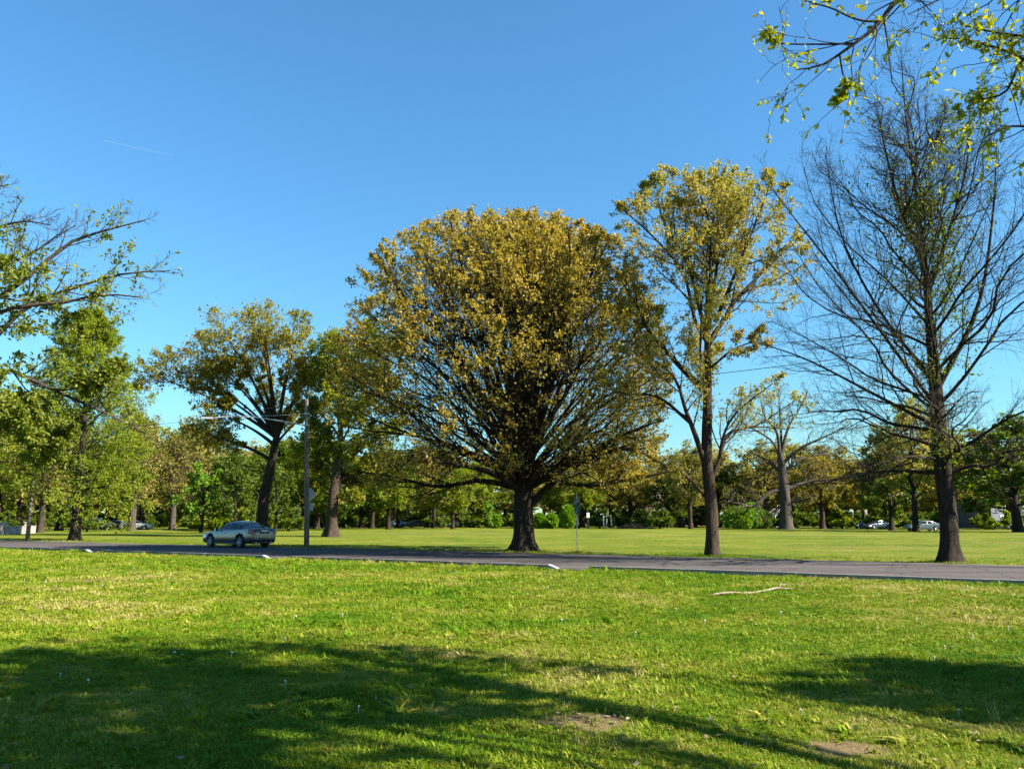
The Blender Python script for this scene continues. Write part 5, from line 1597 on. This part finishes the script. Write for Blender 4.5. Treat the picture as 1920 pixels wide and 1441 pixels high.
def wire(a, b, sag, label):
    t = np.linspace(0, 1, 26)[:, None]
    p = np.asarray(a) * (1 - t) + np.asarray(b) * t
    p[:, 2] -= sag * 4 * (t * (1 - t))[:, 0]
    mb = MB(); mb.tube(p, 0.014, 5)
    tag(mb.build("overhead_cable", M["wire"], None, True), label, "cable")
wire(P1 + np.array([-0.46, 0, 8.35]), P2 + np.array([-0.1, 0, 8.35]), 0.75, "thin overhead cable sagging past the slender tree and the bare tree")
wire(P0 + np.array([0.2, 0.1, 8.35]), P1 + np.array([-0.46, 0, 8.35]), 0.5, "thin overhead cable from the pole with the lamp arm towards the stone wall")

# tall green road sign
root = empty("road_sign", (3.12, 41.5, 0)); tag(root, "narrow dark green sign panel on a thin steel post beside the great oak", "road sign")
mb = MB(); mb.box((0, 0, 1.42), (.055, .03, 2.88)); mb.box((0, -.018, 1.42), (.02, .012, 2.88)); mb.build("post", M["galv"], root)
mb = MB(); mb.box((.01, -.06, 2.17), (.29, .012, .74)); mb.build("panel", M["sign_green"], root)
mb = MB(); mb.box((.01, -.068, 1.79), (.20, .006, .035)); mb.build("sticker", M["orange"], root)
for z in (1.95, 2.4):
    mb = MB(); mb.box((.01, -.04, z), (.12, .03, .03)); mb.build("bracket", M["galv"], root)

# diamond sign seen from behind
dp = P1 + np.array([-0.20, 1.1, 0])
root = empty("diamond_sign", tuple(dp)); tag(root, "diamond-shaped sign seen from its bare metal back behind the wooden pole", "road sign")
mb = MB(); mb.box((0, 0, 1.6), (.05, .03, 3.3)); mb.build("post", M["galv"], root)
mb = MB(); mb.prism([(0, 2.62), (.40, 3.02), (0, 3.42), (-.40, 3.02)], .025, .032); mb.build("panel", M["alu"], root)
mb = MB(); mb.box((0, .03, 2.30), (.46, .008, .46)); mb.build("plaque", M["alu"], root)

# little things by the far trees
root = empty("notice_board", (13.3, 151, 0)); tag(root, "small white notice on a dark post across the field", "sign")
mb = MB(); mb.box((0, 0, 1.0), (.30, .22, 2.0)); mb.build("post", M["trim"], root)
mb = MB(); mb.box((0, -.14, 2.35), (.50, .04, .85)); mb.build("panel", M["white"], root)
root = empty("park_lamp", (16.1, 152, 0)); tag(root, "slim grey park lamp post across the field beside the swing frame", "lamp post")
mb = MB(); mb.tube([(0, 0, 0), (0, 0, 2.4)], [.09, .07], 10); mb.build("post", M["galv"], root, True)
mb = MB(); mb.tube([(0, 0, 2.4), (-.15, 0, 2.55), (-.38, 0, 2.56)], .05, 8); mb.box((-.42, 0, 2.52), (.3, .2, .12)); mb.build("lamp_head", M["white"], root)
root = empty("swing_frame", (17.1, 152, 0)); tag(root, "grey steel swing frame beside the slim lamp post", "swing frame")
for (x, dx, dy) in ((-.35, -.28, 1.0), (-.35, -.28, -1.0), (.3, .05, 1.0), (.3, .05, -1.0)):
    mb = MB(); mb.tube([(x + dx, dy, 0), (x, 0, 2.3)], .045, 8); mb.build("leg", M["galv"], root, True)
mb = MB(); mb.tube([(-.42, 0, 2.3), (.4, 0, 2.3)], .05, 8); mb.build("crossbar", M["galv"], root, True)
root = empty("thin_signpost", (40.4, 142.5, 0)); tag(root, "thin signpost standing in front of the clipped round shrubs", "road sign")
mb = MB(); mb.tube([(0, 0, 0), (0, 0, 3.6)], .045, 8); mb.build("post", M["galv"], root, True)
mb = MB(); mb.box((0, -.06, 4.05), (.55, .02, .7)); mb.tube([(0, 0, 3.6), (0, 0, 4.3)], .04, 6); mb.build("panel", M["alu"], root)

# brush pile
rp = np.random.default_rng(15)
root = empty("brush_pile", (21.0, 150.5, 0)); tag(root, "heap of cut branches lying at the far edge of the field", "brush pile")
B = 260
p0 = np.stack([rp.normal(0, 1.6, B), rp.normal(0, .8, B), rp.uniform(0.02, .9, B)], 1) * np.stack([np.ones(B), np.ones(B), np.ones(B)], 1)
p0[:, 2] *= np.exp(-(p0[:, 0] / 2.4) ** 2)
dd = unit(np.stack([rp.normal(0, 1, B), rp.normal(0, .7, B), rp.normal(0.05, .25, B)], 1)) * rp.uniform(.5, 1.9, (B, 1))
Pp = np.stack([p0 - dd / 2, p0 + rp.normal(0, .06, (B, 3)), p0 + dd / 2], 1); Pp[..., 2] = np.maximum(Pp[..., 2], 0.02)
V, F = tubes(Pp, rp.uniform(.012, .05, B)[:, None] * np.array([[1, .8, .4]]), 4)
me = np_mesh("sticks", V, [F], True); me.materials.append(M["bark_grey"]); o = link(bpy.data.objects.new("sticks", me), root); o["kind"] = "stuff"

# ------------------------------------------------------------------ stone wall, houses
M["stone"] = plain("pale_wall_stone", (0.24, 0.21, 0.185), 0.9, 0, 0.25, 1.6, 0.4)
root = empty("stone_wall", (-56.0, 101.5, 0), math.atan2(-13.2, 3.6)); tag(root, "low pale stone wall with a squat pier at the edge of the trees", "wall")
mb = MB(); mb.box((9.0, 0, .40), (18.0, .30, .80)); mb.build("wall_body", M["stone"], root)
k = 0
for i in range(18):
    mb = MB(); mb.box((0.5 + i * 1.0, 0, .845), (.985, .40, .09)); mb.build("coping", M["stone"], root)
for i, x in enumerate((3.2, 12.0)):
    mb = MB(); mb.box((x, 0, .60), (.62, .46, 1.2)); mb.build("pier", M["stone"], root)
    mb = MB(); mb.box((x, 0, 1.26), (.74, .58, .12)); mb.build("pier_cap", M["stone"], root)

M["siding"] = plain("blue_grey_siding", (0.11, 0.13, 0.17), 0.7, 0, 0.08, 3)
M["siding_w"] = plain("pale_grey_siding", (0.24, 0.24, 0.245), 0.7, 0, 0.08, 3)
M["brick"] = plain("weathered_brick", (0.17, 0.09, 0.065), 0.9, 0, 0.3, 9, 0.3)
M["roof"] = plain("grey_shingle", (0.05, 0.046, 0.046), 0.9, 0, 0.25, 5, 0.3)
M["roof_red"] = plain("red_roof_tile", (0.13, 0.05, 0.035), 0.9, 0, 0.25, 5, 0.3)
M["pane"] = plain("window_pane", (0.03, 0.035, 0.045), 0.06, 0, 0.1)
def house(x, y, rz, w, d, h, rh, wall_m, roof_m, label, storeys=2, lap=True):
    root = empty("house", (x, y, 0), rz); tag(root, label, "house", "houses behind the trees")
    mb = MB()
    mb.prism([(-w / 2, -.1), (w / 2, -.1), (w / 2, h), (0, h + rh), (-w / 2, h)], -d / 2, d / 2)
    wl_ = mb.build("wall", M[wall_m], root)
    if lap:
        mb = MB()
        for i in range(int(h / .32)):
            mb.box((0, -d / 2 - .012, .2 + i * .32), (w, .02, .03))
        mb.build("siding_lap", M[wall_m], wl_)
    mb = MB()
    for s in (-1, 1):
        L_ = math.hypot(w / 2, rh)
        ux, uz = (w / 2) / L_ * s, -rh / L_
        a = np.array([0, 0, h + rh + .05]); b = a + np.array([ux, 0, uz]) * (L_ + .45)
        t = np.array([-uz * s * 0, 0, .14])
        V = [a + (0, -d / 2 - .4, 0), b + (0, -d / 2 - .4, 0), b + (0, d / 2 + .4, 0), a + (0, d / 2 + .4, 0)]
        V += [np.array(v) + t for v in V]
        mb.add(np.array(V), [[(0, 1, 2, 3), (4, 7, 6, 5), (0, 4, 5, 1), (1, 5, 6, 2), (2, 6, 7, 3), (3, 7, 4, 0)]])
    rf = mb.build("roof", M[roof_m], root)
    mb = MB(); mb.box((w * .22, d * .1, h + rh * .9), (.7, .7, rh * 1.2)); mb.build("chimney", M["brick"], rf)
    for st in range(storeys):
        for q in (-.3, 0.02, .3):
            if st == 0 and abs(q) < .1:
                mb = MB(); mb.box((q * w, -d / 2 - .03, 1.05), (1.0, .06, 2.1)); dr = mb.build("door", M["trim"], root)
                mb = MB(); mb.box((q * w + .38, -d / 2 - .08, 1.05), (.08, .06, .08)); mb.build("handle", M["chrome"], dr)
                continue
            cz = 1.6 + st * 2.8
            mb = MB()
            for (ox, oz, sx, sz_) in ((0, .72, 1.3, .12), (0, -.72, 1.3, .12), (-.59, 0, .12, 1.32), (.59, 0, .12, 1.32), (0, 0, .06, 1.32)):
                mb.box((q * w + ox, -d / 2 - .03, cz + oz), (sx, .08, sz_))
            f = mb.build("window", M["white"], root)
            mb = MB(); mb.box((q * w, -d / 2 - .012, cz), (1.08, .02, 1.32)); mb.build("pane", M["pane"], f)
    return root
house(93.5, 165, 0.25, 13, 9, 5.8, 3.0, "siding", "roof", "blue grey house behind the dense deep green tree")
house(52.0, 186, 0.1, 10, 9, 6.0, 4.2, "siding_w", "roof", "pale grey gabled house behind the gnarled oak")
house(-30.5, 200, -0.1, 11, 9, 3.4, 2.2, "brick", "roof", "low brick house glimpsed behind the red parked car", 1, False)
house(-19.0, 206, 0.1, 10, 9, 3.6, 2.2, "brick", "roof", "low brick house glimpsed behind the pale blue parked car", 1, False)
house(39.0, 212, 0.0, 14, 10, 9.0, 4.0, "brick", "roof_red", "tall brick house with a red roof behind the slender tree", 3, False)

# ------------------------------------------------------------------ small things on the lawn
M["dead_wood"] = bark("dead_pale_wood", (0.15, 0.11, 0.075), (0.34, 0.27, 0.20), 1.5)
z_st = lambda x, y: float(ground_h(np.array([x]), np.array([y]))[0])
mb = MB()
st_pts = [(4.0, 17.75), (4.45, 18.0), (4.9, 18.2), (5.35, 18.65), (5.75, 19.0), (5.95, 19.05), (6.3, 19.5)]
P3 = resample([(a, b, z_st(a, b) + 0.055 + 0.02 * math.sin(i * 1.9)) for i, (a, b) in enumerate(st_pts)], 22)
mb.tube(P3, np.interp(np.linspace(0, 1, 22), [0, .1, .6, .75, 1], [.009, .022, .025, .018, .007]), 8)
mb.tube([P3[15], P3[15] + np.array([.10, .25, .05]), P3[15] + np.array([.30, .42, .04])], [.016, .012, .006], 5)
o = mb.build("fallen_branch", M["dead_wood"], None, True)
tag(o, "pale barkless branch lying on the near lawn", "fallen branch")

M["puff"] = plain("dandelion_puff", (0.42, 0.41, 0.38), 0.9, 0, 0.1, 20)
M["dry_leaf"] = leaf_mat("dry_fallen_leaf", [(0.07, 0.045, 0.022), (0.13, 0.085, 0.045), (0.19, 0.14, 0.08), (0.26, 0.20, 0.13)], 0.15, 0.1, 1.0)
rd = np.random.default_rng(19)
nx_ = 120
x, y = lawn_points(rd, 6.0, 27, 1.0)
sel = rd.permutation(len(x))[:nx_]; x, y = x[sel], y[sel]
ok = x * NX + y * NY < ROAD_NEAR - 0.4; x, y = x[ok], y[ok]
mb = MB()
for a, b in zip(x, y):
    z = z_st(a, b); h = rd.uniform(.05, .085); r0 = rd.uniform(.011, .018)
    mb.tube([(a, b, z), (a + rd.normal(0, .01), b + rd.normal(0, .01), z + h)], .003, 3, False)
    phi = np.array([(math.cos(q), math.sin(q)) for q in np.arange(6) * math.pi / 3])
    V = [(a, b, z + h - r0 * .8)] + [(a + r0 * c, b + r0 * s, z + h) for c, s in phi] + [(a, b, z + h + r0)]
    mb.add(V, [[(0, 1 + (i + 1) % 6, 1 + i) for i in range(6)] + [(7, 1 + i, 1 + (i + 1) % 6) for i in range(6)]])
o = mb.build("dandelions", M["puff"], None, True); tag(o, "white dandelion seed heads dotted over the near lawn", None, None, "stuff")
x, y = lawn_points(rd, 5.0, 24, 4.0)
x = np.concatenate([x, rd.normal(0.7, .5, 60), rd.normal(4.2, .6, 70)]); y = np.concatenate([y, rd.normal(7.1, .35, 60), rd.normal(5.8, .35, 70)])
ok = (x * NX + y * NY < ROAD_NEAR - 0.4) & (rd.uniform(0, 1, len(x)) < 0.25 + 0.75 * (vnoise(x * .5, y * .5, 55) > .55)); x, y = x[ok], y[ok]
C = len(x)
D = unit(np.stack([rd.normal(0, 1, C), rd.normal(0, 1, C), rd.normal(0, .25, C)], 1)); Nn = unit(np.cross(D, np.stack([rd.normal(0, 1, C), rd.normal(0, 1, C), rd.normal(0, .3, C)], 1)))
S = unit(np.cross(D, Nn))
V, F = leaf_quads(np.stack([x, y, ground_h(x, y) + rd.uniform(.02, .06, C)], 1), D, S, np.cross(S, D), rd.uniform(.03, .075, C), .55)
me = np_mesh("fallen_leaves", V, [F], False); me.materials.append(M["dry_leaf"])
tag(link(bpy.data.objects.new("fallen_leaves", me)), "dry brown leaves scattered over the near lawn", None, None, "stuff")

# ------------------------------------------------------------------ contrail
m, nt, N, L, b = mat_new("contrail_ice")
b.inputs["Base Color"].default_value = (0.9, 0.9, 0.9, 1)
tr = N.new("ShaderNodeBsdfTransparent"); ms = N.new("ShaderNodeMixShader")
tc = N.new("ShaderNodeTexCoord"); sp = N.new("ShaderNodeSeparateXYZ"); L.new(tc.outputs["Generated"], sp.inputs[0])
mrr = N.new("ShaderNodeMapRange"); mrr.inputs["To Min"].default_value = 0.035; mrr.inputs["To Max"].default_value = 0.008
L.new(sp.outputs["X"], mrr.inputs["Value"])
L.new(mrr.outputs[0], ms.inputs[0]); L.new(tr.outputs[0], ms.inputs[1]); L.new(b.outputs[0], ms.inputs[2])
L.new(ms.outputs[0], N["Material Output"].inputs["Surface"])
mb = MB(); mb.tube([(-9900, 19500, 9080), (-8850, 19600, 8870), (-8250, 19650, 8740)], [10, 22, 28], 8)
o = mb.build("contrail", m, None, True); tag(o, "thin white contrail high in the blue sky", "contrail")
for kind in protos:
    if kind not in used:
        print("unused prototype", kind)
